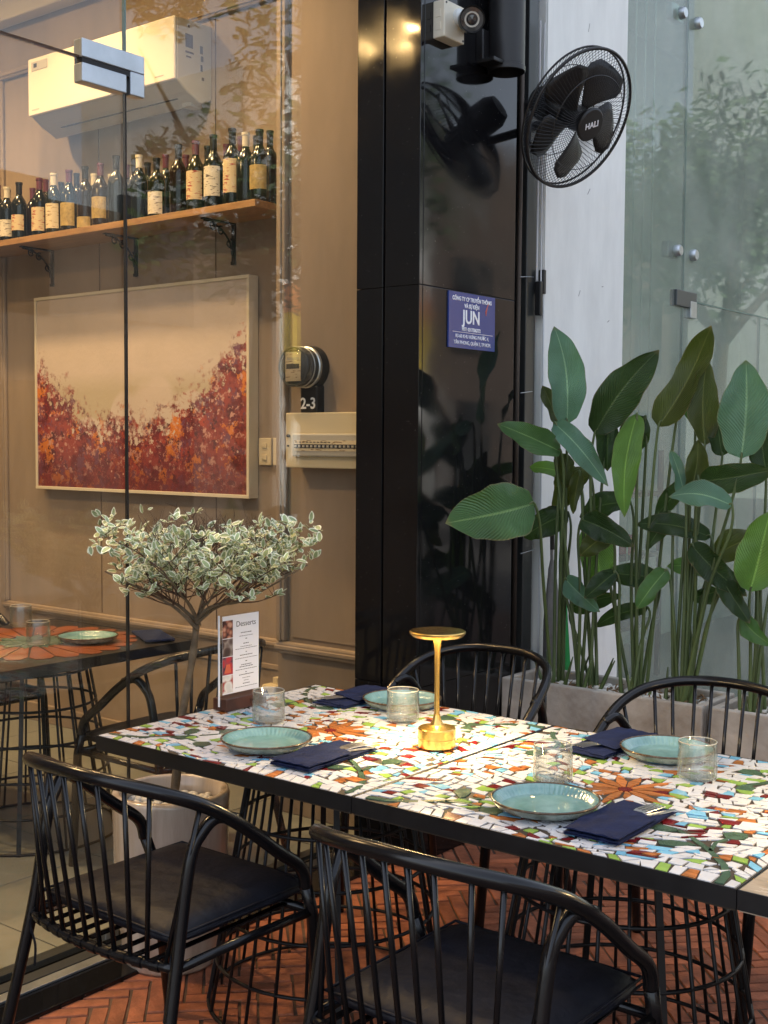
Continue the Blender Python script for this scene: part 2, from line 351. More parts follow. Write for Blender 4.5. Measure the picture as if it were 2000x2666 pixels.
# threshold of the shop: black granite kerb, steel floor track
th = thing('shop_threshold', 'black stone threshold strip with steel door track, below the shop glass', 'threshold', (XG, 2.5, 0))
MB().box((-.105,-3.4,-.02), (.206,1.01,.012)).build('kerb', M['granite'], th, bevel=.003)
MB().box((-.075,-3.4,.012), (-.03,1.0,.03)).build('track', M['stain'], th)
MB().box((.0,-3.4,.012), (.045,1.0,.022)).build('track', M['darksteel'], th)
MB().box((.088,-.85,.012), (.002+.045,-.19,.02)).build('cover_plate', M['steel'], th, bevel=.002)
MB().box((-.03,-.17,.012), (.0,-.12,.05)).build('floor_pivot', M['steel'], th, bevel=.002)

# dining room floor with large tiles
fb = MB().box((-8.2,-1.5,-.028), (-3.006,YW+.02,-.008)); dfl = struct(fb.build('dining_floor', mat('tile_joint', (.12,.11,.09), .8)))
TS = .6; tm = MB().box((-TS/2+.0025,-TS/2+.0025,-.008), (TS/2-.0025,TS/2-.0025,.0)).mesh('floor_tile', M['floor_tile'])
for i in range(9):
    for j in range(9):
        link('floor_tile', tm, dfl, bevel=.0015, loc=(-3.006-TS/2-i*TS, YW-TS/2-j*TS, 0))

# interior wall with panel mouldings
def moulding(parent, x0, x1, z0, z1, y, wd=.045, dp=.022, sides='lrtb'):
    P = []
    if 'b' in sides: P.append(((x0,y-dp,z0),(x1,y+.002,z0+wd)))
    if 't' in sides: P.append(((x0,y-dp,z1-wd),(x1,y+.002,z1)))
    if 'l' in sides: P.append(((x0,y-dp+.001,z0+wd),(x0+wd,y+.002,z1-wd)))
    if 'r' in sides: P.append(((x1-wd,y-dp+.001,z0+wd),(x1,y+.002,z1-wd)))
    for a, b in P: MB().box(a, b).build('moulding', M['wallpaint'], parent, bevel=.009)
    for a, b in P:
        c = [(a[i]+b[i])/2 for i in range(3)]; horiz = (b[0]-a[0]) > (b[2]-a[2]); h = .009
        aa = (a[0], a[1]-.007, c[2]-h) if horiz else (c[0]-h, a[1]-.007, a[2]); bb = (b[0], a[1]+.003, c[2]+h) if horiz else (c[0]+h, a[1]+.003, b[2])
        MB().box(aa, bb).build('bead', M['wallpaint'], parent, bevel=.004)
iw = thing('interior_wall', 'taupe panelled dining room wall carrying the painting and bottle shelf', 'wall', (0, YW, 0))
MB().box((-8.2,0,0), (-2.95,.18,4.05)).build('plaster', M['wallpaint'], iw)
moulding(iw, -5.895, -3.2, .60, 3.55, 0)
moulding(iw, -8.0, -6.0, .60, 3.55, 0)
MB().box((-8.2,-.016,.0), (-3.5,.0,.10)).build('baseboard', M['wallpaint'], iw, bevel=.004)
MB().box((-8.2,-.012,.50), (-3.5,.0,.525)).build('dado_strip', M['wallpaint'], iw, bevel=.004)
MB().box((-8.2,-.09,3.78), (-3.4,.0,4.0)).build('cornice', M['ceil'], iw, bevel=.01)
for xx in (-5.05, -4.2): MB().box((xx-.0015,-.003,.65), (xx+.0015,.001,3.5)).build('wall_joint', M['twig'], iw)
iw2 = thing('side_wall', 'taupe end wall of the dining room beyond the inner table', 'wall', (-8.2, 1.2, 0))
MB().box((-.15,-2.7,0), (0,2.85,4.0)).build('plaster', M['wallpaint'], iw2)
iw3 = thing('rear_partition', 'taupe dining room wall facing the painting wall', 'wall', (-5.5,-1.5,0))
MB().box((-2.7,-.15,0), (2.6,0,4.0)).build('plaster', M['wallpaint'], iw3)
cl = struct(MB().box((-8.35,-1.65,4.0), (-2.86,4.2,4.12)).build('ceiling', M['ceil']))

# pilaster by the column
pil = thing('wall_pilaster', 'taupe wall pier with framed panel beside the black column', 'wall pier', (-3.15, 3.70, 0))
MB().box((-.321,0,0), (.235,.349,4.0)).build('plaster', M['wallpaint'], pil)
moulding(pil, -.311, .24, .67, 3.6, 0, wd=.05, dp=.03, sides='lbt')
MB().box((-.24,-.008,.74), (.235,.0,3.52)).build('panel', M['wallpaint'], pil)
MB().box((-.321,-.014,.0), (.235,.0,.1)).build('baseboard', M['wallpaint'], pil, bevel=.004)

# black granite column: recessed core and polished slabs
gc = thing('granite_column', 'polished black granite column with blue company plate', 'column', (-2.755, 3.82, 0))
MB().box((-.14,-.29,0), (.125,.31,4.6)).build('core', M['blackmatte'], gc)
zs = [0, .655, 2.108, 3.56, 4.6]
for a, b in zip(zs[:-1], zs[1:]):
    MB().box((-.145,-.308,a+.001), (-.022,-.288,b-.001)).build('slab', M['granite'], gc, bevel=.0015)
    MB().box((-.012,-.308,a+.001), (.1435,-.288,b-.001)).build('slab', M['granite'], gc, bevel=.0015)
    MB().box((.124,-.286,a+.001), (.144,.325,b-.001)).build('slab', M['granite'], gc, bevel=.0015)
# dark recess and dark metal frame next to it
rc = thing('recess_panel', 'matt black recessed strip between granite column and white pier', 'wall strip', (-2.75, 4.26, 0))
MB().box((-.1,-.125,0), (.0,.175,4.6)).build('panel', M['blackmatte'], rc)
MB().box((-.02,.075,0), (.075,.150,4.6)).build('frame', M['stain'], rc, bevel=.003)
# white pier
wp = thing('white_pier', 'plain white painted pier with scuffs behind the wall fan', 'wall pier', (-2.66, 4.8, 0))
MB().box((-.5,-.355,0), (.0,.367,4.6)).build('plaster', M['whitewall'], wp, bevel=.006)
MB().box((.0,-.352,.3), (.004,-.30,4.6)).build('corner_bead', M['whitewall'], wp, bevel=.0015)
for (y, z, l, a) in [(.1,1.75,.03,.6),(.21,2.9,.02,-.3),(.02,2.65,.035,.9),(.16,2.25,.015,.2),(.0,3.35,.04,1.3),(.22,2.1,.02,.5),(-.05,2.2,.03,1.1)]:
    s_ = MB().box((.0003,-l/2,-.0018), (.0008,l/2,.0018)); s_.xf(Matrix.Translation((0,y,z)) @ Matrix.Rotation(a,4,'X')).build('scuff', mat('scuff', (.3,.3,.3), .8), wp)

# shop glass front
gf = thing('glass_front', 'clear frameless glass shopfront with steel corner clamp', 'glass front', (XG, 2.5, 0))
zt = 2.645; yj = -.075
MB().box((-.005,-3.6,zt+.004), (.005,-.45+.375-.004,4.0)).build('pane', M['shopglass'], gf)      # transom over door
MB().box((-.005,-1.15,.03), (.005,yj-.004,zt-.004)).build('pane', M['shopglass'], gf)            # door leaf
MB().box((-.005,yj,.03), (.005,YC-2.5,4.0)).build('pane', M['shopglass'], gf)                     # fixed light
MB().box((-.005,-3.6,.03), (.005,-1.154,zt-.004)).build('pane', M['shopglass'], gf)
MB().box((-.006,yj-.005,.03), (.006,yj-.0005,zt-.01)).build('edge', M['blackmatte'], gf)
MB().box((-.006,yj-.006,zt+.01), (.006,yj-.0005,4.0)).build('edge', M['glassedge'], gf)
MB().box((-.006,-3.6,zt-.003), (.006,yj-.01,zt+.003)).build('edge', M['twig'], gf)
# clamp: upper L piece and lower door patch
p1 = onx(214,96,XG+.02); p2 = onx(377,148,XG+.02); p3 = onx(371,252,XG+.02); p4 = onx(208,208,XG+.02)
ya, yb = p1.y-2.5, p2.y-2.5
zu, zl = p1.z, p4.z
zm = zt-.006
MB().box((-.02,ya,zm+.003),(.02,yb,zu)).build('clamp_plate', M['steel'], gf, bevel=.003)
MB().box((-.02,yj+.004,zl),(.02,yb,zm+.003)).build('clamp_plate', M['steel'], gf, bevel=.003)
MB().box((-.02,ya,zl),(.02,yj-.010,zm-.012)).build('door_patch', M['steel'], gf, bevel=.003)
MB().box((-.0185,ya+.002,zm-.014),(.0165,yb-.05,zm+.004)).build('gasket', M['blackmatte'], gf)

# neighbour glass front
XN = -2.70
ng = thing('neighbour_glass_front', 'greenish neighbour glass wall with steel fittings, behind the tall leafy plants', 'glass front', (XN, 6.2, 0))
yj1 = 5.887-6.2
MB().box((-.006,-1.03,.02),(.006,yj1-.003,4.6)).build('pane', M['nextglass'], ng)
MB().box((-.006,yj1,2.285),(.006,4.5,4.6)).build('pane', M['nextglass'], ng)
MB().box((-.006,yj1,.02),(.006,.725,2.278)).build('pane', M['nextglass'], ng)
MB().box((-.006,.73,.02),(.006,4.5,2.278)).build('pane', M['nextglass'], ng)
MB().box((-.0065,yj1-.004,.02),(.0065,yj1+.001,4.6)).build('edge', M['glassedge'], ng)
MB().box((-.0065,yj1+.002,2.278),(.0065,4.5,2.285)).build('edge', M['glassedge'], ng)
MB().box((-.0065,.724,.02),(.0065,.731,2.277)).build('edge', M['glassedge'], ng)
a, b = onx(1763,752,XN+.02), onx(1814,815,XN+.02)
MB().box((-.02,a.y-6.2,b.z+.02),(.02,b.y-6.2,a.z)).build('clamp_plate', M['darksteel'], ng, bevel=.003)
MB().box((-.021,yj1+.06,b.z-.03),(.022,b.y-6.2,b.z+.055)).build('door_patch', M['steel'], ng, bevel=.003)
for zz in (onx(1745,650,XN).z, onx(1745,20,XN).z):
    for yy in (yj1-.10, yj1+.09):
        MB().lathe([(.0,.0),(.03,.0),(.03,.02),(.024,.03),(.0,.03)], 20).xf(Matrix.Translation((.006,yy,zz)) @ Matrix.Rotation(R(90),4,'Y')).build('spigot', M['steel'], ng, smooth=True, auto=40)
    MB().box((-.05,yj1-.15,zz-.03),(-.012,yj1-.03,zz+.05)).build('bracket', M['steel'], ng, bevel=.004)
# neighbour room
nr = struct(MB().box((-6.4,4.2,-.03),(-2.72,11,-.002)).build('neighbour_floor', mat('nfloor',(.25,.25,.24),.4)))
nw = thing('neighbour_wall', 'pale green grey back wall inside the neighbour shop', 'wall', (-4.3, 7.5, 0))
MB().box((-.15,-3.0,0),(0,3.5,4.6)).build('plaster', mat('pale_wall',(.55,.58,.55),.7,var=.06,vscale=2), nw)
nw2 = thing('neighbour_end_wall', 'pale end wall at the far end of the neighbour shop', 'wall', (-3.5, 10.6, 0))
MB().box((-.8,0,0),(.75,.12,4.6)).build('plaster', mat('pale_wall2',(.62,.66,.62),.7), nw2)
cur = thing('vertical_blind', 'pale vertical fabric blind hanging inside the neighbour glass', 'blind', (-2.86, 5.55, 0))
for k in range(7):
    MB().box((-.003,-.05,.9),(.003,.05,4.3)).build('blind_slat', mat('blind',(.55,.60,.56),.8) if k == 0 else bpy.data.materials['blind'], cur, loc=(0,-.33+k*.105,0), rot=(0,0,R(28)))
MB().box((-.02,-.42,4.3),(.02,.4,4.34)).build('rail', M['steel'], cur)
st = thing('display_shelf', 'grey steel rack inside the neighbour shop', 'shelf', (-3.75, 6.6, 0))
for zz in (.35, .8, 1.2): MB().box((-.25,-.9,zz),(.2,.9,zz+.03)).build('board', M['darksteel'], st)
for yy in (-.88, .88):
    for xx in (-.23,.17): MB().box((xx,yy,0),(xx+.03,yy+.03,1.5)).build('post', M['darksteel'], st)
bxs = [((.42,.05,.06),'dark red'),((.45,.10,.10),'coral red'),((.45,.4,.3),'cream'),((.2,.22,.2),'grey'),((.4,.06,.08),'crimson')]
for k, (c, nm) in enumerate(bxs):
    for lv, zz in enumerate((.83, 1.23)):
        h = .12+.05*((k*3+lv) % 3)
        o = MB().box((-.12,-.1,0),(.12,.1,h)).build('carton', mat('carton', c, .6), None, bevel=.004, loc=(-3.74, 5.95+k*.3, zz+.001))
        tag(o, f'{nm} carton on the {"upper" if lv else "lower"} board of the neighbour shop rack', 'box', 'cartons in the neighbour shop')

# ---------------------------------------------------------------- street side (seen in the reflections)
def street_tree(x, y, h, rad, seed, label):
    rr = random.Random(seed); t = thing('street_tree', label, 'tree', (x,y,-.03), group='street trees')
    tr = [(0,0,0),(.05,.03,h*.3),(-.04,.05,h*.55)]
    b = MB(); b.tube(spline(tr,4), [.17-.01*i for i in range(9)], 8)
    for k in range(8):
        an = k*.8+rr.random(); rl = rad*rr.uniform(.5,.9)
        b.tube(spline([(-.04,.05,h*.5),(rl*.4*math.cos(an),rl*.4*math.sin(an),h*.64),(rl*math.cos(an),rl*math.sin(an),h*rr.uniform(.7,.9))],4),[.08-.008*i for i in range(9)],6)
    b.build('trunk', M['bark'], t, smooth=True)
    c = MB(); lobes = [(rr.uniform(-.7,.7)*rad, rr.uniform(-.7,.7)*rad, h*rr.uniform(.55,.95), rad*rr.uniform(.25,.5)) for _ in range(16)]
    for i in range(7000):
        lx, ly, lz, lr = rr.choice(lobes); d = Vector((rr.gauss(0,1),rr.gauss(0,1),rr.gauss(0,.7))).normalized()*lr*rr.uniform(.5,1.05)
        p = Vector((lx,ly,lz))+d; s = rr.uniform(.06,.13); a = Vector((rr.gauss(0,1),rr.gauss(0,1),rr.gauss(0,1))).normalized(); bb = a.orthogonal().normalized()
        c.add([p-a*s, p+bb*s*.5, p+a*s, p-bb*s*.5], [(0,1,2,3)])
    stuff(c.build('crown', M_leaf_street, t))
M_leaf_street = mat('street_leaf', (.06,.11,.035), .55, var=.4, vscale=3)
street_tree(1.6, 16.5, 6.0, 2.2, 3, 'street tree mirrored in the neighbour glass, farthest from the shop')
street_tree(5.5, 11.7, 7.5, 1.9, 5, 'tall street tree before the white building')
bld = thing('street_building', 'white building with yellow and orange signboard across the street', 'building', (10.5, 17.4, -.03))
MB().box((0,0,0),(6,4.0,9)).build('wall', M['whitewall'], bld)
for k in range(1):
    for lv in (5.1, 7.2):
        wv = MB().box((-.06,1.2+k*3.2,lv),(.05,2.3+k*3.2,lv+1.1)).build('window', M['lens'], bld)
MB().box((-.25,.1,2.9),(-.02,3.6,4.05)).build('signboard', mat('yellow_sign',(.85,.60,.05),.5), bld)
MB().box((-.25,.1,4.05),(-.02,3.6,4.6)).build('fascia', mat('orange_sign',(.75,.25,.08),.5), bld)
added_row_mat = mat('brown_render', (.13,.10,.08), .8, var=.2, vscale=1.2)  # for brown rows added to darken street reflections in glass and granite
for (y0, y1, hgt, lbl) in ((-6, 17.3, 5.4, 'added long low brown row across the street, dimming the glass reflections'), (21.5, 40, 8.5, 'added tall brown row farther along the street, darkening the granite reflections')):
    rw = thing('added_row', lbl, 'building', (10.6, y0, -.03)); MB().box((0,0,0),(6,y1-y0,hgt)).build('wall', added_row_mat, rw)
    k = 1.0
    while k < y1-y0-2:
        for lv in (.4, 3.6): MB().box((-.05,k,lv),(.1,k+1.6,lv+2.1)).build('window', M['lens'], rw)
        k += 3.1
bl2 = thing('added_block', 'added pale grey green block closing the street, reflected in the neighbour glass', 'building', (2, 34, -.03))  # added block, gives the neighbour glass a pale reflection instead of sky
MB().box((-10,0,0),(8,8,16)).build('wall', mat('pale_block',(.72,.78,.70),.8,var=.06,vscale=.5), bl2)
for k in range(4):
    for lv in range(4): MB().box((-8.5+k*4,-.05,1.5+lv*3.6),(-7+k*4,.1,3.2+lv*3.6)).build('window', M['lens'], bl2)
# unseen upper floor of the shop building, shaped to keep sun off the terrace
ov = thing('shading_storey', 'unseen white upper storey shaped to shade the terrace', 'building', (-1.5, 3, 4.6))
MB().box((-7,-5,0),(-1.13,8,.3)).build('soffit', M['whitewall'], ov)
MB().box((-1.4,-5,.3),(-1.13,8,4.2)).build('wall', M['whitewall'], ov)

# ================================================================== DINING ROOM THINGS
# downlights (their reflections show in the granite)
dm = MB().lathe([(.0,.0),(.045,.0)], 24).mesh('lens', M['downled'])
dr = MB().lathe([(.045,-.004),(.062,-.006),(.066,.0),(.045,.0)], 24).mesh('ring', M['steel'])
for k, (x, y) in enumerate([(-4.9,1.02),(-4.69,.92),(-4.45,1.14),(-4.75,3.25),(-5.75,3.25),(-3.75,3.05),(-6.6,2.4)]):
    t = thing('downlight', 'small round warm downlight recessed in the dining room ceiling', 'downlight', (x,y,3.995), group='downlights in the dining room ceiling')
    link('lens', dm, t, loc=(0,0,-.001)); link('ring', dr, t, smooth=True)
    l = bpy.data.lights.new('downlight_lamp','SPOT'); l.energy = 35; l.color = (1,.64,.31); l.spot_size = R(125); l.spot_blend = .9; l.shadow_soft_size = .06
    lo = bpy.data.objects.new('downlight_lamp', l); COL.objects.link(lo); lo.parent = t; lo.location = (0,0,-.03)

# air conditioner
YA = 3.82
A0 = ony(72,148,YA); A1 = ony(452,42,YA); A2 = ony(90,300,YA)
xl, xr, ztop, zbot = ony(76,300,YA).x, ony(455,120,YA).x, ony(446,41,YA).z, ony(300,246,YA).z
ac = thing('air_conditioner', 'cream wall mounted air conditioner above the bottle shelf', 'air conditioner', ((xl+xr)/2, YW, zbot-.05))
hw = (xr-xl)/2; dpt = YW-YA; hh = ztop-zbot
prof = [(-dpt+.012,.052),(-dpt+.012,.05+hh),(-.0,.05+hh+.008),(-.0,.0),(-.07,-.03),(-dpt+.07,.012)]
b = MB(); n = len(prof)
b.add([(-hw,y,z) for y,z in prof]+[(hw,y,z) for y,z in prof], [tuple(range(n)), tuple(range(2*n-1,n-1,-1))]+[(i,n+i,n+(i+1)%n,(i+1)%n) for i in range(n)])
b.build('housing', M['acgrey'], ac, bevel=.008)
fp = MB().box((-hw-.002,-dpt-.004,.05),(hw+.002,-dpt+.011,.05+hh)).build('front_panel', M['acwhite'], ac)
bv = fp.modifiers.new('bevel','BEVEL'); bv.width = .014; bv.segments = 4; bv.limit_method='ANGLE'
MB().box((-hw+.03,-dpt-.006,.05+hh-.065),(-hw+.16,-dpt-.0035,.05+hh-.02)).build('display', M['acgrey'], ac, bevel=.006)
MB().box((-hw+.05,-dpt-.007,.05+hh-.05),(-hw+.075,-dpt-.0055,.05+hh-.03)).build('sensor', M['black'], ac)
lv = MB().box((-hw+.13,-.004,-.004),(hw-.09,.004,.004)).xf(Matrix.Translation((0,-dpt+.10,.0))).build('louvre', M['black'], ac)
for (x0,x1,z0,z1) in [(hw-.13,hw-.07,.075,.08),(-hw+.03,-hw+.09,.075,.08)]:
    MB().box((x0,-dpt-.0052,z0),(x1,-dpt-.0038,z1)).build('print', M['acgrey'], ac)
for (y0,y1,z0,z1) in [(-.165,-.12,.21,.27),(-.165,-.115,.185,.193),(-.16,-.13,.165,.172),(-.075,-.058,.20,.235),(-.072,-.06,.12,.15),(-.07,-.055,.165,.19),(-.15,-.14,.30,.312),(-.065,-.05,.08,.095)]:
    MB().box((hw-.0015,y0,z0),(hw+.0012,y1,z1)).build('print', M['twig'], ac)
MB().box((hw-.1,-.10,-.035),(hw-.04,-.02,-.01)).build('pipe_outlet', M['acgrey'], ac, bevel=.006)

# shelf with bottles
YS = 3.80; zs_top = ony(0,626,YS).z; xs_r = ony(664,522,YS).x
sh = thing('bottle_shelf', 'long wooden wall shelf holding wine bottles above the painting', 'shelf', (-4.7, YW, zs_top))
MB().box((-3.2,-.25,-.031),(xs_r+4.7,.0,0)).build('board', M['shelfwood'], sh, bevel=.002)
def scroll(cx, cz, r0, turns, a0, sg):
    return [(0, cx+r0*(1-i/26)*math.cos(a0+sg*turns*2*math.pi*i/22), cz+r0*(1-i/26)*math.sin(a0+sg*turns*2*math.pi*i/22)) for i in range(22)]
br = MB()
br.box((-.012,-.006,-.205),(.012,.0,-.031)); br.box((-.012,-.20,-.037),(.012,-.006,-.031))
br.tube([(0,-.185+.175*math.sin(t*math.pi/2/9)-.005,-.04-.135*(1-math.cos(t*math.pi/2/9))) for t in range(10)], .005, 6)
br.tube(scroll(-.135,-.062,.022,1.4,.5,1), .004, 6); br.tube(scroll(-.085,-.075,.022,1.4,1.2,1), .004, 6); br.tube(scroll(-.032,-.125,.024,1.4,1.2,-1), .004, 6)
br.box((-.014,-.01,-.22),(.014,.0,-.205))
brm = br.mesh('bracket', M['black'])
for px in (610, 355, 137):
    q = ony(px, 640, YW); link('bracket', brm, sh, loc=(q.x+4.7, 0, 0))
# bottles: (source px x, row, height, capsule, label, body)
def bottle(x, y, h, cap, lab, label, scale=1., hang=None):
    t = thing('wine_bottle', label, 'bottle', (x,y,zs_top+.0005), random.uniform(-.35,.35), 'wine bottles on the wall shelf')
    r = .0375*scale; s = h/.30
    pr = [(.0,.004),(r*.8,.0),(r*.97,.006),(r,.02),(r,.175*s),(r*.93,.196*s),(r*.62,.218*s),(r*.40,.234*s),(r*.37,.25*s),(r*.365,.288*s),(r*.42,.289*s),(r*.42,.298*s),(.0,.30*s)]
    sh_ = random.choice([0,1,2])
    if sh_ == 1: pr = [(a_*1.06 if .01 < a_ and z_ < .19*s else a_, z_) for a_, z_ in pr]
    if sh_ == 2: pr = pr[:5]+[(r*.99,.186*s),(r*.85,.205*s),(r*.5,.226*s)]+pr[7:]
    me = MB().lathe(pr, 24).mesh('body', random.choice([M['bottle'],M['bottle'],M['bottle2'],M['bottle3']]), True)
    link('body', me, t, smooth=True, auto=50)
    MB().lathe([(r*.385,.232*s),(r*.395,.288*s),(r*.45,.289*s),(r*.45,.3005*s),(.0,.3015*s)], 20).build('capsule', cap, t, smooth=True, auto=50)
    if lab:
        m_, z0, z1 = lab; b = MB(); m_ = random.choice([M['label_cream'],M['label_pale'],M['label_red']]) if m_ == M['label_cream'] else m_; n = 14; a0, a1 = R(-90-62), R(-90+62)
        lr_ = 1.075 if sh_ == 1 else 1.012
        vs = [(lr_*r*math.cos(a0+(a1-a0)*i/n), lr_*r*math.sin(a0+(a1-a0)*i/n), z) for z in (z0*s, z1*s) for i in range(n+1)]
        b.add(vs, [(i,i+1,n+2+i,n+1+i) for i in range(n)]); lb = b.build('label', m_, t, smooth=True)
        lb.rotation_euler = (0,0,R(25)-t.rotation_euler[2])
    return t
bcache = {}
C = M['label_cream']; G = M['label_gold']
bl = [ # px, back row?, h, cap, label, text
 (18,0,.29,'cap_white',(C,.03,.12),'cream labelled bottle with white neck foil near the shelf end away from the column'),
 (50,0,.30,'cap_black',(C,.05,.13),'second cream labelled bottle from the shelf end away from the column'),
 (-6,0,.31,'cap_purple',(C,.04,.13),'bottle at the far end of the shelf from the column'),
 (103,0,.30,'cap_purple',(C,.03,.15),'wide cream labelled bottle with purple foil under the clamp'),
 (140,0,.31,'cap_white',(C,.03,.15),'tall bottle with long white capsule and cream label'),
 (180,0,.31,'cap_purple',(G,.03,.14),'bottle with gold crest label and maroon capsule'),
 (222,0,.31,'cap_black',(G,.01,.06),'dark bottle with small low gold label and black capsule'),
 (262,0,.31,'cap_purple',(G,.04,.14),'bottle with tall narrow gold label and maroon neck'),
 (303,0,.33,'cap_black',None,'tall unlabelled black bottle beside the glass door joint'),
 (363,0,.31,'cap_white',None,'unlabelled dark bottle with a white capsule'),
 (408,0,.28,'cap_black',(C,.02,.13),'short bottle with plain cream label'),
 (465,0,.32,'cap_black',(M['bottle'],.05,.12),'broad dark bottle with dark label'),
 (510,0,.32,'cap_purple',(C,.05,.17),'bottle with tall cream label and pink purple capsule'),
 (556,0,.33,'cap_black',(C,.05,.17),'bottle with tall cream label and black capsule'),
 (605,0,.34,'cap_black',(C,.05,.18),'tallest bottle, cream label with small gold seal'),
 (640,0,.31,'cap_white',None,'unlabelled dark bottle with pale gold foil near the column'),
 (690,0,.31,'cap_black',(G,.05,.15),'bottle with dark gold ornate label at the shelf end beside the column'),
 (85,1,.29,'cap_purple',None,'unlabelled dark bottle with maroon capsule in the rear row'),
 (245,1,.30,'cap_white',None,'dark rear row bottle with pale neck foil'),
 (290,1,.28,'cap_white',None,'dark rear row bottle with pale neck foil'),
 (385,1,.30,'cap_black',None,'unlabelled dark bottle with black capsule in the rear row'),
 (432,1,.32,'cap_purple',None,'unlabelled dark bottle with maroon capsule in the rear row'),
 (484,1,.30,'cap_purple',None,'unlabelled dark bottle with maroon capsule in the rear row'),
 (541,1,.32,'cap_black',None,'unlabelled dark bottle with black capsule in the rear row'),
 (590,1,.31,'cap_purple',None,'unlabelled dark bottle with maroon capsule in the rear row'),
 (668,1,.32,'cap_black',None,'unlabelled dark bottle with black capsule in the rear row'),
 (20,1,.31,'cap_black',None,'unlabelled dark bottle with black capsule in the rear row'),
 (120,1,.32,'cap_purple',None,'unlabelled dark bottle with maroon capsule in the rear row'),
 (160,1,.29,'cap_black',None,'unlabelled dark bottle with black capsule in the rear row'),
 (200,1,.32,'cap_black',None,'unlabelled dark bottle with black capsule in the rear row'),
 (330,1,.31,'cap_purple',None,'unlabelled dark bottle with maroon capsule in the rear row'),
 (350,1,.33,'cap_black',None,'unlabelled dark bottle with black capsule in the rear row'),
 (628,1,.33,'cap_purple',None,'unlabelled dark bottle with maroon capsule in the rear row'),
 (703,1,.33,'cap_black',None,'unlabelled dark bottle with black capsule in the rear row')]
for px, row, h, cp, lab, lbl in bl:
    Y = YS+.075 if not row else YS+.175
    q = ony(px, 500, Y); bottle(min(q.x, xs_r-.045), Y, h, M[cp], lab, lbl, 1.08 if not row else 1.0)

# painting
def paint_mat():
    m = bpy.data.materials.new('abstract_paint'); m.use_nodes = True; t = m.node_tree; p = t.nodes['Principled BSDF']; p.inputs['Roughness'].default_value = .55
    tc = t.nodes.new('ShaderNodeTexCoord')
    def N(ty, **k):
        n = t.nodes.new(ty)
        for a, v in k.items(): n.inputs[a].default_value = v
        return n
    def L(a, b): t.links.new(a, b)
    def math_(op, a, b=None):
        n = t.nodes.new('ShaderNodeMath'); n.operation = op
        for i, v in enumerate((a, b)):
            if v is None: continue
            if isinstance(v, (int, float)): n.inputs[i].default_value = v
            else: L(v, n.inputs[i])
        return n.outputs[0]
    def noise(s, d=6, r=.6, off=0):
        mp = t.nodes.new('ShaderNodeMapping'); mp.inputs['Location'].default_value = (off, off*.7, off*1.3); L(tc.outputs['Object'], mp.inputs[0])
        n = N('ShaderNodeTexNoise', Scale=s, Detail=d, Roughness=r); L(mp.outputs[0], n.inputs[0]); return n.outputs['Fac']
    def mixc(f, a, b):
        n = t.nodes.new('ShaderNodeMix'); n.data_type = 'RGBA'; L(f, n.inputs[0])
        for i, v in ((6, a), (7, b)):
            if isinstance(v, tuple): n.inputs[i].default_value = (*v, 1)
            else: L(v, n.inputs[i])
        return n.outputs[2]
    def step(v, lo, hi):
        n = t.nodes.new('ShaderNodeMapRange'); n.inputs[1].default_value = lo; n.inputs[2].default_value = hi; L(v, n.inputs[0]); return n.outputs[0]
    sx = t.nodes.new('ShaderNodeSeparateXYZ'); L(tc.outputs['Object'], sx.inputs[0])
    x, z = sx.outputs['X'], sx.outputs['Z']        # local: centre 0, x +-.8, z +-.52
    # height profile of the blossom mass: high at both ends, low in the middle
    ax = math_('SUBTRACT', x, -.05); prof = math_('MULTIPLY', math_('MULTIPLY', ax, ax), .62)
    h = math_('SUBTRACT', math_('ADD', prof, -.13), z)      # >0 inside mass
    hn = math_('ADD', h, math_('ADD', math_('MULTIPLY', math_('SUBTRACT', noise(5.0,8,.72), .5), .55), math_('MULTIPLY', math_('SUBTRACT', noise(24,5,.7,11), .5), .42)))
    mass = step(hn, -.03, .10)
    spk = step(math_('ADD', hn, math_('MULTIPLY', math_('SUBTRACT', noise(30,3,.6,2), .5), .9)), .0, .07)
    bgc = mixc(step(noise(2.2,5,.6,1), .4, .65), (.58,.49,.43), (.51,.43,.37))
    bgc = mixc(math_('MULTIPLY', step(noise(2.6,1,.3,8), .55, .57), step(z, .10, .0)), bgc, (.47,.40,.29))
    bgc = mixc(step(noise(34,6,.8,13), .66, .72), bgc, (.24,.15,.12))
    c = mixc(step(noise(13,6,.75,3), .44, .56), (.13,.010,.016), (.30,.045,.035))
    c = mixc(step(noise(6.5,7,.75,4), .55, .58), c, (.62,.19,.025))
    c = mixc(step(noise(11,7,.75,5), .545, .59), c, (.15,.05,.10))
    c = mixc(step(noise(26,5,.75,6), .555, .61), c, (.56,.30,.24))
    c = mixc(step(noise(19,5,.7,7), .57, .62), c, (.07,.008,.014))
    c = mixc(step(noise(9,5,.7,15), .62, .66), c, (.40,.055,.03))
    c = mixc(step(z, -.20, -.60), c, (.10,.014,.018))
    dots = N('ShaderNodeTexVoronoi', Scale=26); L(tc.outputs['Object'], dots.inputs[0])
    c = mixc(math_('MULTIPLY', step(dots.outputs['Distance'], .17, .13), step(noise(6,3,.5,9), .55, .6)), c, (.58,.36,.28))
    f = math_('MULTIPLY', mass, spk)
    col = mixc(f, bgc, c)
    # right edge drips
    L(col, p.inputs['Base Color'])
    b = t.nodes.new('ShaderNodeBump'); b.inputs['Strength'].default_value = .3; b.inputs['Distance'].default_value = .004; L(noise(40,4,.6), b.inputs['Height']); L(b.outputs[0], p.inputs['Normal'])
    return m
YP = 3.985
pa, pb_ = ony(88,776,YP), ony(648,1300,YP); pw, ph = (pb_.x-pa.x)/2, (ony(90,776,YP).z-ony(640,1298,YP).z)/2
pc = ((pa.x+pb_.x)/2, YP, (ony(90,776,YP).z+ony(640,1298,YP).z)/2)
pt = thing('painting', 'large abstract painting of red and orange blossom in slim cream frame', 'painting', pc)
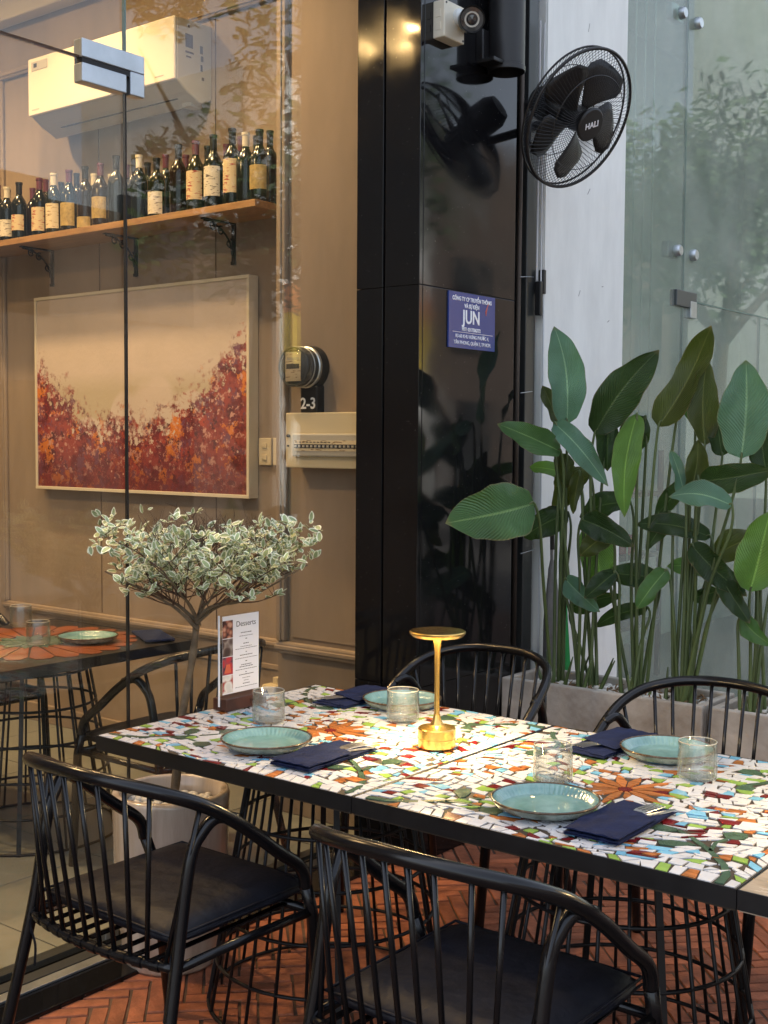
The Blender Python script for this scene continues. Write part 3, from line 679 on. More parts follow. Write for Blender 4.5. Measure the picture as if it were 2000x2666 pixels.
MB().box((-pw+.012,.006,-ph+.012),(pw-.012,.05,ph-.012)).build('canvas', paint_mat(), pt)
for a, b in [((-pw,0,-ph),(pw,.062,-ph+.016)),((-pw,0,ph-.016),(pw,.062,ph)),((-pw,.0005,-ph+.016),(-pw+.016,.0615,ph-.016)),((pw-.016,.0005,-ph+.016),(pw,.0615,ph-.016))]:
    MB().box(a, b).build('frame', M['frame_cream'], pt, bevel=.0015)

# light switches, plug-in device
for k, px in enumerate((692, 729)):
    q = ony(px, 1176, YW-.006)
    t = thing('light_switch', ['cream two rocker switch plate fully seen beside the painting','cream two rocker switch plate half hidden by the wall pier'][k], 'switch', (q.x, YW, q.z), group='light switches')
    MB().box((-.038,-.012,-.062),(.038,-.001,.062)).build('plate', M['plug'], t, bevel=.003)
    for zz in (-.026,.028): MB().box((-.014,-.017,zz-.012),(.014,-.011,zz+.012)).build('rocker', M['plug'], t, bevel=.002)
YD = 3.98
q = ony(706,1780,YD)
t = thing('plug_in_device', 'cream plug in mosquito device with dark triangle mark, on the wall socket', 'plug device', (q.x+.01, YD, q.z-.1))
MB().box((-.042,-.035,-.03),(.042,.03,.10)).build('housing', M['plug'], t, bevel=.012)
MB().prism([(-.018,0),(.018,0),(0,.032)],-.0006,.0006).xf(Matrix.Translation((-.003,-.0353,.05)) @ Matrix.Rotation(R(90),4,'X')).build('mark', M['ink'], t)
MB().box((-.018,-.0365,-.01),(.018,-.0345,.02)).build('indicator', mat('orange_light',(.7,.2,.05),.4), t)
t2 = thing('wall_socket', 'cream wall socket above the plug in device', 'socket', (q.x+.035, YW, q.z+.06))
MB().box((-.038,-.012,-.062),(.038,-.001,.062)).build('plate', M['plug'], t2, bevel=.003)
MB().box((-.01,-.0135,.01),(-.004,-.0115,.022)).build('slot', M['ink'], t2); MB().box((.004,-.0135,.01),(.01,-.0115,.022)).build('slot', M['ink'], t2)
MB().box((-.03,-.065,-.10),(.0,-.012,-.03)).build('faceplate', M['plug'], t2, bevel=.003)

# electricity meter
q = ony(775,955,3.60)
mt = thing('electricity_meter', 'round glass electricity meter with black base plate reading 2-3', 'meter', (q.x, 3.70, q.z))
def rotn(mb): return mb.xf(Matrix.Rotation(R(90),4,'X'))     # lathe axis z -> -y
rotn(MB().lathe([(.0,.0),(.086,.0),(.088,.02),(.084,.04),(.080,.045),(.0,.045)],36)).build('base', M['black'], mt, smooth=True, auto=40)
rotn(MB().lathe([(.077,.045),(.078,.10),(.074,.122),(.062,.134),(.0,.138)],36)).build('cover', M['meterglass'], mt, smooth=True, auto=60)
rotn(MB().lathe([(.078,.042),(.083,.046),(.083,.056),(.078,.06)],36)).build('collar', M['steel'], mt, smooth=True, auto=40)
MB().tube([(.0755*math.cos(2*math.pi*i/40),-.124,.0755*math.sin(2*math.pi*i/40)) for i in range(40)], .0045, 8, True).build('bezel', M['darksteel'], mt, smooth=True)
MB().tube([(.079*math.cos(2*math.pi*i/40),-.085,.079*math.sin(2*math.pi*i/40)) for i in range(40)], .0025, 8, True).build('bezel', M['steel'], mt, smooth=True)
MB().box((-.06,-.09,-.05),(.06,-.046,.05)).build('mechanism', M['darksteel'], mt, bevel=.006)
MB().box((-.042,-.118,-.055),(.034,-.116,.055)).build('dial_plate', M['label_cream'], mt, bevel=.004)
MB().box((-.036,-.1195,-.008),(.028,-.118,.010)).build('counter', M['ink'], mt); MB().box((-.032,-.1195,.024),(.026,-.118,.034)).build('counter', M['acgrey'], mt)
MB().box((-.032,-.05,-.185),(.06,.0,-.07)).build('terminal_box', M['black'], mt, bevel=.008)
text('number_print', '2-3', .062, M['signwhite'], mt, frame_mtx((.013,-.0515,-.145),(1,0,0),(0,0,1)), font_bold=True)
for dx in (.005,.02): MB().tube([(dx,-.02,-.185),(dx,-.02,-.215)], .003, 6).build('wire', M['cable_white'], mt)

# breaker box
q0, q1 = ony(744,1075,3.60), ony(748,1217,3.60)
bb = thing('breaker_box', 'cream breaker panel with clear flap beneath the meter', 'breaker box', (q0.x, 3.70, q1.z))
H = q0.z-q1.z
MB().box((0,-.1,0),(.47,.0,H)).build('cover', M['plug'], bb, bevel=.004)
MB().box((.05,-.118,.045),(.46,-.1,H*.62)).build('flap_frame', M['acgrey'], bb, bevel=.006)
MB().box((.065,-.120,H*.31),(.45,-.1175,H*.50)).build('window', M['label_cream'], bb)
MB().box((.065,-.121,H*.36),(.45,-.1195,H*.43)).build('strip', M['ink'], bb)
for k in range(18): MB().box((.070+k*.021,-.126,H*.375),(.079+k*.021,-.1205,H*.415)).build('breaker', M['acgrey'], bb)
for k in range(10): MB().box((.070+k*.019,-.1212,H*.46),(.082+k*.019,-.1195,H*.475)).build('print', M['ink'], bb)
MB().tube([(.02,-.1,H*.58),(.02,-.112,H*.58)], .006, 8).build('screw', M['ink'], bb); MB().tube([(.015,-.1,H*.40),(.015,-.105,H*.40)], .004, 8).build('screw', M['ink'], bb)

# ================================================================== COLUMN THINGS
XS = XC
a, b = onx(1166,756,XS), onx(1286,780,XS); c = onx(1164,903,XS)
sw, shh = b.y-a.y, a.z-c.z
sg = thing('company_plate', 'blue company plate with white lettering on the granite column', 'sign', (XS, (a.y+b.y)/2, (a.z+c.z)/2))
MB().box((-.001,-sw/2,-shh/2),(.006,sw/2,shh/2)).build('plate', M['signblue'], sg)
def st_(body, size, y, z, bold=False, m='signwhite', sx=1.0): text('lettering', body, size, M[m], sg, frame_mtx((.0066,y,z),(0,1,0),(0,0,1)), font_bold=bold, sx=sx)
u = shh
st_('CÔNG TY CP TRUYỀN THÔNG', u*.102, -.002, u*.385, True, sx=.88); st_('VÀ SỰ KIỆN', u*.10, -.005, u*.265, True, sx=.9)
st_('JUN', u*.34, -.008, u*.06, True, sx=.95); st_('MST: 0317506772', u*.092, -.008, -u*.155, True, sx=.9)
st_('R3-60 KHU HƯNG PHƯỚC 4,', u*.092, .0, -u*.285, False, sx=.92); st_('TÂN PHONG, QUẬN 7, TP HCM.', u*.092, .002, -u*.40, False, sx=.9)
MB().box((.006,-sw*.42,-u*.215),(.0068,sw*.45,-u*.208)).build('rule', M['signwhite'], sg)
for k, (y0,z0,y1,z1) in enumerate([(.088,.045,.108,.078),(.092,.038,.098,.058),(.088,.045,.092,.03)]):
    MB().tube([(.0065,y0,z0),(.0065,y1,z1)], .0016, 5).build('logo_stroke', M['red'], sg)

# security camera on junction box
q = onx(1172,60,XS+.03)
cc = thing('security_camera', 'white bullet security camera on a square cream junction box', 'security camera', (XS, q.y, q.z))
MB().box((-.001,-.062,-.065),(.05,.062,.065)).build('junction_box', M['camwhite'], cc, bevel=.004)
for zz in (.02,-.025): MB().box((.01,-.0635,zz-.014),(.034,-.061,zz+.014)).build('knockout', M['camwhite'], cc, bevel=.002)
for (yy,zz) in ((-.052,.055),(.052,.055),(.052,-.055)): MB().tube([(.049,yy,zz),(.052,yy,zz)], .004, 8).build('screw', M['ink'], cc)
MB().lathe([(.0,.0),(.03,.0),(.03,.012),(.016,.022),(.013,.045),(.0,.045)],20).xf(Matrix.Translation((.05,.02,.02)) @ Matrix.Rotation(R(90),4,'Y')).build('mount', M['camgrey'], cc, smooth=True, auto=40)
dirv = Vector((.62,-.74,-.26)).normalized(); qd = dirv.to_track_quat('Z','Y').to_matrix().to_4x4(); ob = Vector((.075,.055,.012))
MB().lathe([(.0,-.03),(.027,-.03),(.033,-.015),(.036,.05),(.036,.085),(.033,.09)],28).xf(Matrix.Translation(ob) @ qd @ Matrix.Scale(1.22,4)).build('body', M['camgrey'], cc, smooth=True, auto=40)
MB().lathe([(.033,.09),(.037,.096),(.037,.045),(.0365,.045)],28).xf(Matrix.Translation(ob) @ qd @ Matrix.Scale(1.22,4)).build('hood', M['black'], cc, smooth=True, auto=40)
MB().lathe([(.033,.086),(.014,.084),(.012,.088),(.0,.09)],28).xf(Matrix.Translation(ob) @ qd @ Matrix.Scale(1.22,4)).build('lens', M['lens'], cc, smooth=True, auto=30)
MB().lathe([(.022,.0865),(.017,.0862)],24).xf(Matrix.Translation(ob) @ qd @ Matrix.Scale(1.22,4)).build('led_ring', M['acgrey'], cc)

# black drain duct with sensor under it
q = onx(1318,150,XS+.0); 
dp = thing('drain_duct', 'wide black drain pipe ending on the granite column', 'pipe', (XS+.072, onx(1319,150,XS+.072).y, onx(1319,190,XS+.072).z))
MB().lathe([(.066,.0),(.069,.0),(.069,1.1),(.066,1.1),(.064,.02)],32).build('pipe', M['black'], dp, smooth=True, auto=40)
MB().lathe([(.069,.0),(.0715,.002),(.0715,.02),(.069,.022)],32).build('lip', M['black'], dp, smooth=True, auto=40)
MB().box((-.072,-.03,.35),(-.066,.03,.39)).build('strap', M['darksteel'], dp)
q = onx(1245,120,XS+.05)
ws = thing('wall_bracket', 'small black bracket lamp fitting beneath the drain pipe', 'bracket', (XS, onx(1240,120,XS).y+.02, onx(1240,120,XS).z))
MB().box((-.001,-.02,-.06),(.03,.03,.06)).build('plate', M['black'], ws, bevel=.004); MB().box((.02,-.05,-.075),(.10,.03,-.06)).build('arm', M['black'], ws, bevel=.003)
# thin pipe, cables on the recess strip
q = onx(1347,900,-2.69)
tp = MB(); tp.tube([(0,0,.0),(0,.0,1.2),(0.004,.004,2.4),(0,0,4.0)], .011, 8); o = tp.build('conduit', M['copper_pipe'], None, smooth=True, loc=(-2.69,q.y,.6)); tag(o, 'thin weathered brown conduit running up beside the granite column', 'conduit')
q = onx(1399,900,-2.655); z0 = onx(1399,700,-2.655).z; 
cb = thing('fan_cable', 'pair of white fan cables ending in a black plug', 'cable', (-2.655, q.y, z0-.05))
for dy in (-.018,.016): MB().tube([(.004,dy,0),(.004,dy*.9,.5),(.006,dy,1.05)], .0035, 6).build('wire', M['cable_white'], cb)
MB().box((-.012,-.006,-.14),(.016,.014,.0)).build('plug', M['black'], cb, bevel=.004)
MB().box((-.012,.02,-.05),(.016,.04,.05)).build('connector', M['black'], cb, bevel=.004)
o = MB().tube(spline([(0,.03,0),(.004,.035,-.2),(0,.04,-.8),(.003,.03,-1.6)],5), .0045, 6).build('hanging_wire', M['cable_white'], None, smooth=True, loc=(-2.652,q.y,z0-.03)); tag(o, 'long white wire hanging down along the edge of the white pier', 'wire')

# ---------------------------------------------------------------- wall fan
dist = 4.60
Fc = CAM + ray(1252*DS, 258*DS)*dist
view = (Fc-CAM).normalized(); rt = CR; up = CU
nrm = (-view*math.cos(R(50)) + (rt*.90 - up*.44).normalized()*math.sin(R(50))).normalized()
maj = (rt*.44+up*.90); maj = (maj-nrm*maj.dot(nrm)).normalized()
fm = frame_mtx((0,0,0), nrm.cross(maj)*-1, maj)          # local: x minor-ish, y major, z = x cross y
xa = maj.cross(nrm).normalized()
fm = Matrix(((xa.x,maj.x,nrm.x,0),(xa.y,maj.y,nrm.y,0),(xa.z,maj.z,nrm.z,0),(0,0,0,1)))
fan = thing('wall_fan', 'black five blade oscillating wall fan in a wire guard, on the column edge', 'fan', Fc)
RF = 150*DS*dist*ray(1252*DS,258*DS).length/FPX/ray(1252*DS,258*DS).length*1.0
def FX(mb): return mb.xf(fm)
def circ(r, z, n=64): return [(r*math.cos(2*math.pi*i/n), r*math.sin(2*math.pi*i/n), z) for i in range(n)]
FX(MB().tube(circ(RF,.0), .0065, 6, True)).build('rim', M['black'], fan, smooth=True)
FX(MB().tube(circ(RF*.995,-.03), .004, 6, True)).build('rim', M['black'], fan, smooth=True)
fg = MB(); rg = MB(); nw = 96
def gz(t, d): return d*(1-max(0,(t-.30)/.70)**2.6)
for k in range(nw):
    an = 2*math.pi*k/nw; pts = []; ptr = []
    for i in range(9):
        t = .2+.8*i/8; a2 = an+.25*(1-t)
        pts.append((RF*t*math.cos(a2), RF*t*math.sin(a2), gz(t,.055))); ptr.append((RF*t*math.cos(an-.2*(1-t)), RF*t*math.sin(an-.2*(1-t)), -.03-gz(t,.085)))
    fg.tube(pts, .00105, 4, cap=False); rg.tube(ptr, .00105, 4, cap=False)
for t, d in ((.68,.055),): fg.tube(circ(RF*t, gz(t,d)), .0018, 4, True)
rg.tube(circ(RF*.66,-.03-gz(.66,.085)), .0018, 4, True)
FX(fg).build('front_guard', M['black'], fan); FX(rg).build('rear_guard', M['black'], fan)
FX(MB().lathe([(.0,.050),(.062,.050),(.064,.058),(.058,.064),(.0,.066)],32)).build('badge', M['black'], fan, smooth=True, auto=35)
text('badge_print', 'HALI', .032, M['signwhite'], fan, fm @ frame_mtx((0,0,.0668),(CR.dot(xa),CR.dot(maj),0),(-CR.dot(maj),CR.dot(xa),0)), font_bold=True)
FX(MB().lathe([(.0,-.05),(.045,-.05),(.048,-.01),(.04,.018),(.02,.026),(.0,.027)],28)).build('hub', M['black'], fan, smooth=True, auto=40)
for k in range(5):
    b = MB(); a0 = R(90+7-72*k); nu, nv = 8, 6; vs = []
    for i in range(nu+1):
        t = i/nu; r = .04+(RF*.86-.04)*t; wdt = R(20+30*math.sin(t*math.pi*.62))*(1 if t < .97 else .8)*(1-.35*max(0,t-.8)/.2)
        for j in range(nv+1):
            s_ = j/nv-.5; an = a0+s_*wdt*2*(.55 if t < .1 else 1)*.62-.12*t; vs.append((r*math.cos(an), r*math.sin(an), -.012+s_*-.05*(.4+.6*t)+.006*math.cos(s_*3)))
    b.add(vs, [(i*(nv+1)+j,(i+1)*(nv+1)+j,(i+1)*(nv+1)+j+1,i*(nv+1)+j+1) for i in range(nu) for j in range(nv)])
    o = FX(b).build('blade', M['black'], fan, smooth=True); sdm = o.modifiers.new('solid','SOLIDIFY'); sdm.thickness = .003
FX(MB().lathe([(.0,-.24),(.05,-.235),(.068,-.20),(.07,-.10),(.055,-.06),(.0,-.055)],28)).build('motor', M['black'], fan, smooth=True, auto=40)
# arm back to the wall
mb_ = fm @ Vector((0,0,-.17)); wall_pt = Vector((XS+.02, onx(1365,300,XS+.02).y, onx(1365,330,XS).z)) - Fc
wall_pt = Vector((-2.70, 4.36, onx(1390,330,-2.68).z)) - Fc
MB().tube([mb_, mb_+Vector((0,0,-.10)), wall_pt+Vector((.14,-.02,-.02)), wall_pt], .019, 10).build('arm', M['black'], fan, smooth=True, auto=40)
MB().box((-.02,-.055,-.09),(.05,.055,.09)).build('wall_mount', M['black'], fan, bevel=.012, loc=wall_pt)

# ================================================================== TABLES
TAB = .90; ZT = .75
def inside(poly, p):
    n = len(poly); c = False
    for i in range(n):
        (x1,y1),(x2,y2) = poly[i], poly[(i+1)%n]
        if (y1 > p[1]) != (y2 > p[1]) and p[0] < (x2-x1)*(p[1]-y1)/(y2-y1)+x1: c = not c
    return c
def nearest_on(poly, p):
    best = None
    for i in range(len(poly)):
        a = Vector(poly[i]); b = Vector(poly[(i+1)%len(poly)]); ab = b-a; t = max(0,min(1,(Vector(p)-a).dot(ab)/max(1e-12,ab.length_squared))); q = a+ab*t
        d = (q-Vector(p)).length
        if best is None or d < best[0]: best = (d, q)
    return best
def inset(poly, d):
    n = len(poly); P = [Vector(p) for p in poly]
    A = sum(P[i].x*P[(i+1)%n].y-P[(i+1)%n].x*P[i].y for i in range(n))
    if A < 0: P = P[::-1]
    out = []
    for i in range(n):
        e0 = (P[i]-P[i-1]); e1 = (P[(i+1)%n]-P[i])
        if e0.length < 1e-6 or e1.length < 1e-6: out.append(P[i]); continue
        e0.normalize(); e1.normalize(); n0 = Vector((-e0.y,e0.x)); n1 = Vector((-e1.y,e1.x)); bis = n0+n1
        k = max(.35, bis.length_squared/2); out.append(P[i]+bis*(d/k) if bis.length > .1 else P[i])
    return [(p.x,p.y) for p in out]
def area(poly): return abs(sum(poly[i][0]*poly[(i+1)%len(poly)][1]-poly[(i+1)%len(poly)][0]*poly[i][1] for i in range(len(poly))))/2
def mosaic(parent, cx, cy, seed):
    rr = random.Random(seed); ph = [rr.uniform(0,6.28) for _ in range(8)]
    def warp(x, y):
        return (x+.020*math.sin(9*y+ph[0])+.012*math.sin(14*x+5*y+ph[1]), y+.026*math.sin(8*x+ph[2])+.014*math.sin(15*x-6*y+ph[3]))
    E_ = .4452
    deco = []      # (polygon, material)
    for k in range(12):
        a = 2*math.pi*k/12+rr.uniform(-.06,.06)+.1; L = rr.uniform(.112,.138); w_ = rr.uniform(.0105,.0135); c, s = math.cos(a), math.sin(a)
        deco.append(([(c*x-s*y, s*x+c*y) for x, y in [(.0185,-.0028),(.062,-w_),(L*.82,-w_*.62),(L,0),(L*.80,w_*.65),(.058,w_),(.0185,.0028)]], 't_orange'))
    deco.append(([(.0165*math.cos(t*math.pi/5), .0165*math.sin(t*math.pi/5)) for t in range(10)], 't_maroon'))
    stem = [(.415,-.435),(.408,-.385),(.383,-.338),(.322,-.272),(.262,-.222),(.225,-.200)]
    br_ = [(.330,-.280),(.318,-.225),(.325,-.190)]
    lvs = [[(.232,-.205),(.205,-.232),(.165,-.228),(.150,-.205),(.178,-.185),(.222,-.188)],
           [(.322,-.192),(.300,-.160),(.318,-.128),(.350,-.130),(.362,-.160),(.345,-.188)],
           [(.300,-.262),(.268,-.300),(.232,-.312),(.215,-.290),(.238,-.266),(.280,-.255)]]
    def strip(pl, w0, w1):
        P = [Vector(p) for p in pl]; l = []; r = []
        for i, p in enumerate(P):
            t = (P[min(i+1,len(P)-1)]-P[max(i-1,0)]).normalized(); nn = Vector((-t.y,t.x)); wv = w0+(w1-w0)*i/(len(P)-1); l.append(p+nn*wv); r.append(p-nn*wv)
        return [(p.x,p.y) for p in l+r[::-1]]
    for q in range(4):
        an = q*math.pi/2+rr.uniform(-.03,.03); c, s = math.cos(an), math.sin(an)
        mir = -1 if q in (1,) else 1
        def T(pl): return [(c*x-s*y, s*x+c*y) for x, y in pl]
        def clampp(pl): return [(max(-E_,min(E_,x)), max(-E_,min(E_,y))) for x, y in pl]
        deco.append((clampp(T(strip(stem,.0085,.005))), 't_dkgreen')); deco.append((T(strip(br_,.0045,.004)), 't_dkgreen'))
        for lf in lvs:
            lx, ly = sum(p[0] for p in lf)/len(lf), sum(p[1] for p in lf)/len(lf); deco.append((T([(lx+(p[0]-lx)*.85, ly+(p[1]-ly)*.85) for p in lf]), 't_dkgreen'))
    # jittered courses of broken tile
    tiles = []; y = -E_
    while y < E_-.005:
        h = rr.uniform(.022,.033)
        if E_-(y+h) < .018: h = E_-y
        x = -E_; xt = -E_
        while x < E_-.004:
            wv = rr.choice([rr.uniform(.018,.028), rr.uniform(.026,.042), rr.uniform(.026,.036)])
            x2 = x+wv; x2t = x2+rr.uniform(-.014,.014)
            if E_-x2 < .018: x2 = x2t = E_
            q = [(x,y),(x2,y),(x2t,y+h),(xt,y+h)]
            u = rr.random()
            if u < .09: parts_ = [[q[0],q[1],q[2]],[q[0],q[2],q[3]]]
            elif u < .22:
                f1, f2 = rr.uniform(.35,.65), rr.uniform(.35,.65)
                m1 = (q[0][0]+(q[3][0]-q[0][0])*f1, q[0][1]+(q[3][1]-q[0][1])*f1); m2 = (q[1][0]+(q[2][0]-q[1][0])*f2, q[1][1]+(q[2][1]-q[1][1])*f2)
                parts_ = [[q[0],q[1],m2,m1],[m1,m2,q[2],q[3]]]
            else: parts_ = [q]
            for pp in parts_: tiles.append(pp)
            x, xt = x2, x2t
        y += h
    dpoly = [(inset(d[0], -.0022), d[1]) for d in deco]
    out = []
    for pp in tiles:
        P = []
        for (px, py) in pp:
            edge = abs(px) > E_-.001 or abs(py) > E_-.001
            wx, wy = warp(px, py); f = min(1, (E_-max(abs(px),abs(py)))/.05)
            jx, jy = rr.uniform(-.006,.006)*f, rr.uniform(-.006,.006)*f
            P.append((px+(wx-px)*f+jx, py+(wy-py)*f+jy))
        P = inset(P, .0019)
        c = (sum(p[0] for p in P)/len(P), sum(p[1] for p in P)/len(P)); bad = False
        for dp_, _ in dpoly:
            if inside(dp_, c): bad = True; break
        if bad: continue
        P2 = []
        for p in P:
            for dp_, _ in dpoly:
                if inside(dp_, p): p = tuple(nearest_on(dp_, p)[1])
            P2.append(p)
        if area(P2) < .00011: continue
        u = rr.random(); mname = 't_white' if u < .69 else 't_green' if u < .77 else 't_maroon' if u < .835 else 't_blue' if u < .915 else 't_orange'
        out.append((P2, mname))
    keys = ['t_white','t_green','t_maroon','t_blue','t_orange','t_dkgreen']
    for pl, mname in deco:
        MB().prism(pl, .0, .0032).build('petal' if mname == 't_orange' else 'tile', M[mname], parent, loc=(0,0,0), bevel=0)
    out.sort(key=lambda t: proj((cx+t[0][0][0], cy+t[0][0][1], ZT))[2])
    rest = MB()
    for i, (pl, mname) in enumerate(out):
        z1 = .0030+rr.uniform(-.0004,.0005)
        if i < 300:
            c = (sum(p[0] for p in pl)/len(pl), sum(p[1] for p in pl)/len(pl))
            MB().prism([(p[0]-c[0],p[1]-c[1]) for p in pl], .0, z1).build('tile', M[mname], parent, loc=(c[0],c[1],0), rot=(rr.uniform(-.02,.02), rr.uniform(-.02,.02), 0))
        else: rest.prism(pl, .0, z1, keys.index(mname))
    if rest.v: stuff(rest.build('mosaic_tiles', [M[k] for k in keys], parent))
def pedestal(root):
    def rad(z): return .337-.176*z
    for k in range(4):
        a = R(45+90*k)
        P0, P1 = Vector((rad(0)*math.cos(a),rad(0)*math.sin(a),.0)), Vector((rad(.70)*math.cos(a),rad(.70)*math.sin(a),.70))
        tn = Vector((-math.sin(a),math.cos(a),0)); rd = Vector((math.cos(a),math.sin(a),0)); b = MB(); vs = []
        for P in (P0,P1):
            for s1,s2 in ((-1,-1),(1,-1),(1,1),(-1,1)): vs.append(P+tn*.008*s1+rd*.004*s2)
        b.add(vs,[(0,3,2,1),(4,5,6,7),(0,1,5,4),(1,2,6,5),(2,3,7,6),(3,0,4,7)]); b.build('leg', M['blackbar'], root)
    rod = MB().tube([(rad(.0),0,.006),(rad(.70),0,.70)], .0048, 6).mesh('rod', M['blackbar'], True)
    for k in range(24):
        if k % 6 == 3: continue
        link('rod', rod, root, rot=(0,0,R(15*k)))
    for z in (.006,.13,.26,.39,.52,.65): MB().tube(circ(rad(z),z,48), .0055, 6, True).build('ring', M['blackbar'], root, smooth=True)
    MB().lathe([(.0,.69),(.225,.69),(.225,.702),(.0,.702)],32).build('mounting_plate', M['blackbar'], root)
def table_frame(root, size=TAB):
    h = size/2-.0008; t = .003; zt = ZT+.0002
    for a, b in [((-h,-h,.713),(h,-h+t,zt)),((-h,h-t,.713),(h,h,zt)),((-h,-h+t,.7135),(-h+t,h-t,zt)),((h-t,-h+t,.7135),(h,h-t,zt))]:
        MB().box(a, b).build('frame', M['blackbar'], root, bevel=.0006)
TX = [-2.1765, -1.2765]; TY = 2.53
t1 = thing('mosaic_table', 'square mosaic topped table holding the dessert menu', 'table', (TX[0],TY,0), group='mosaic tables pushed together')
t2 = thing('mosaic_table', 'square mosaic topped table next to the plain topped table', 'table', (TX[1],TY,0), group='mosaic tables pushed together')
for i, t in enumerate((t1, t2)):
    table_frame(t); tt = MB().box((-.4461,-.4461,.709),(.4461,.4461,.7478)).build('tabletop', M['grout'], t)
    hold = bpy.data.objects.new('x', None); 
    tl_parent = tt
    # tiles sit on the grout bed (sub-parts of the tabletop)
    n0 = set(bpy.data.objects)
    mosaic(tt, TX[i], TY, 11+i)
    for o in set(bpy.data.objects)-n0:
        if o.parent == tt: o.location.z += .7472
    pedestal(t)
t3 = thing('plain_table', 'black framed table with plain pale stone top beside the mosaic tables', 'table', (TX[1]+.9,TY,0))
table_frame(t3); MB().box((-.4461,-.4461,.71),(.4461,.4461,.7500)).build('tabletop', M['marble'], t3); pedestal(t3)

M['inlay'] = mat('inlay_orange', (.21,.055,.014), .3, var=.4, vscale=12)
# inner table with a big orange blossom top
ti = thing('dining_table', 'black edged table with round orange flower inlay inside the shop', 'table', (-4.045,2.895,0))
table_frame(ti); MB().box((-.4461,-.4461,.71),(.4461,.4461,.7485)).build('tabletop', M['blackbar'], ti)
for k in range(24):
    a = 2*math.pi*k/24; c, s = math.cos(a), math.sin(a)
    MB().prism([(c*x-s*y, s*x+c*y) for x, y in [(.13,-.012),(.36,-.045),(.405,-.025),(.41,.0),(.405,.025),(.36,.045),(.13,.012)]], .749, .7515).build('petal', M['inlay'], ti)
for k in range(12):
    a = 2*math.pi*(k+.5)/12; c, s = math.cos(a), math.sin(a)
    MB().prism([(c*x-s*y, s*x+c*y) for x, y in [(.01,-.003),(.11,-.025),(.17,0),(.11,.025),(.01,.003)]], .749, .752).build('tile', M['t_dkgreen'], ti)
pedestal(ti)

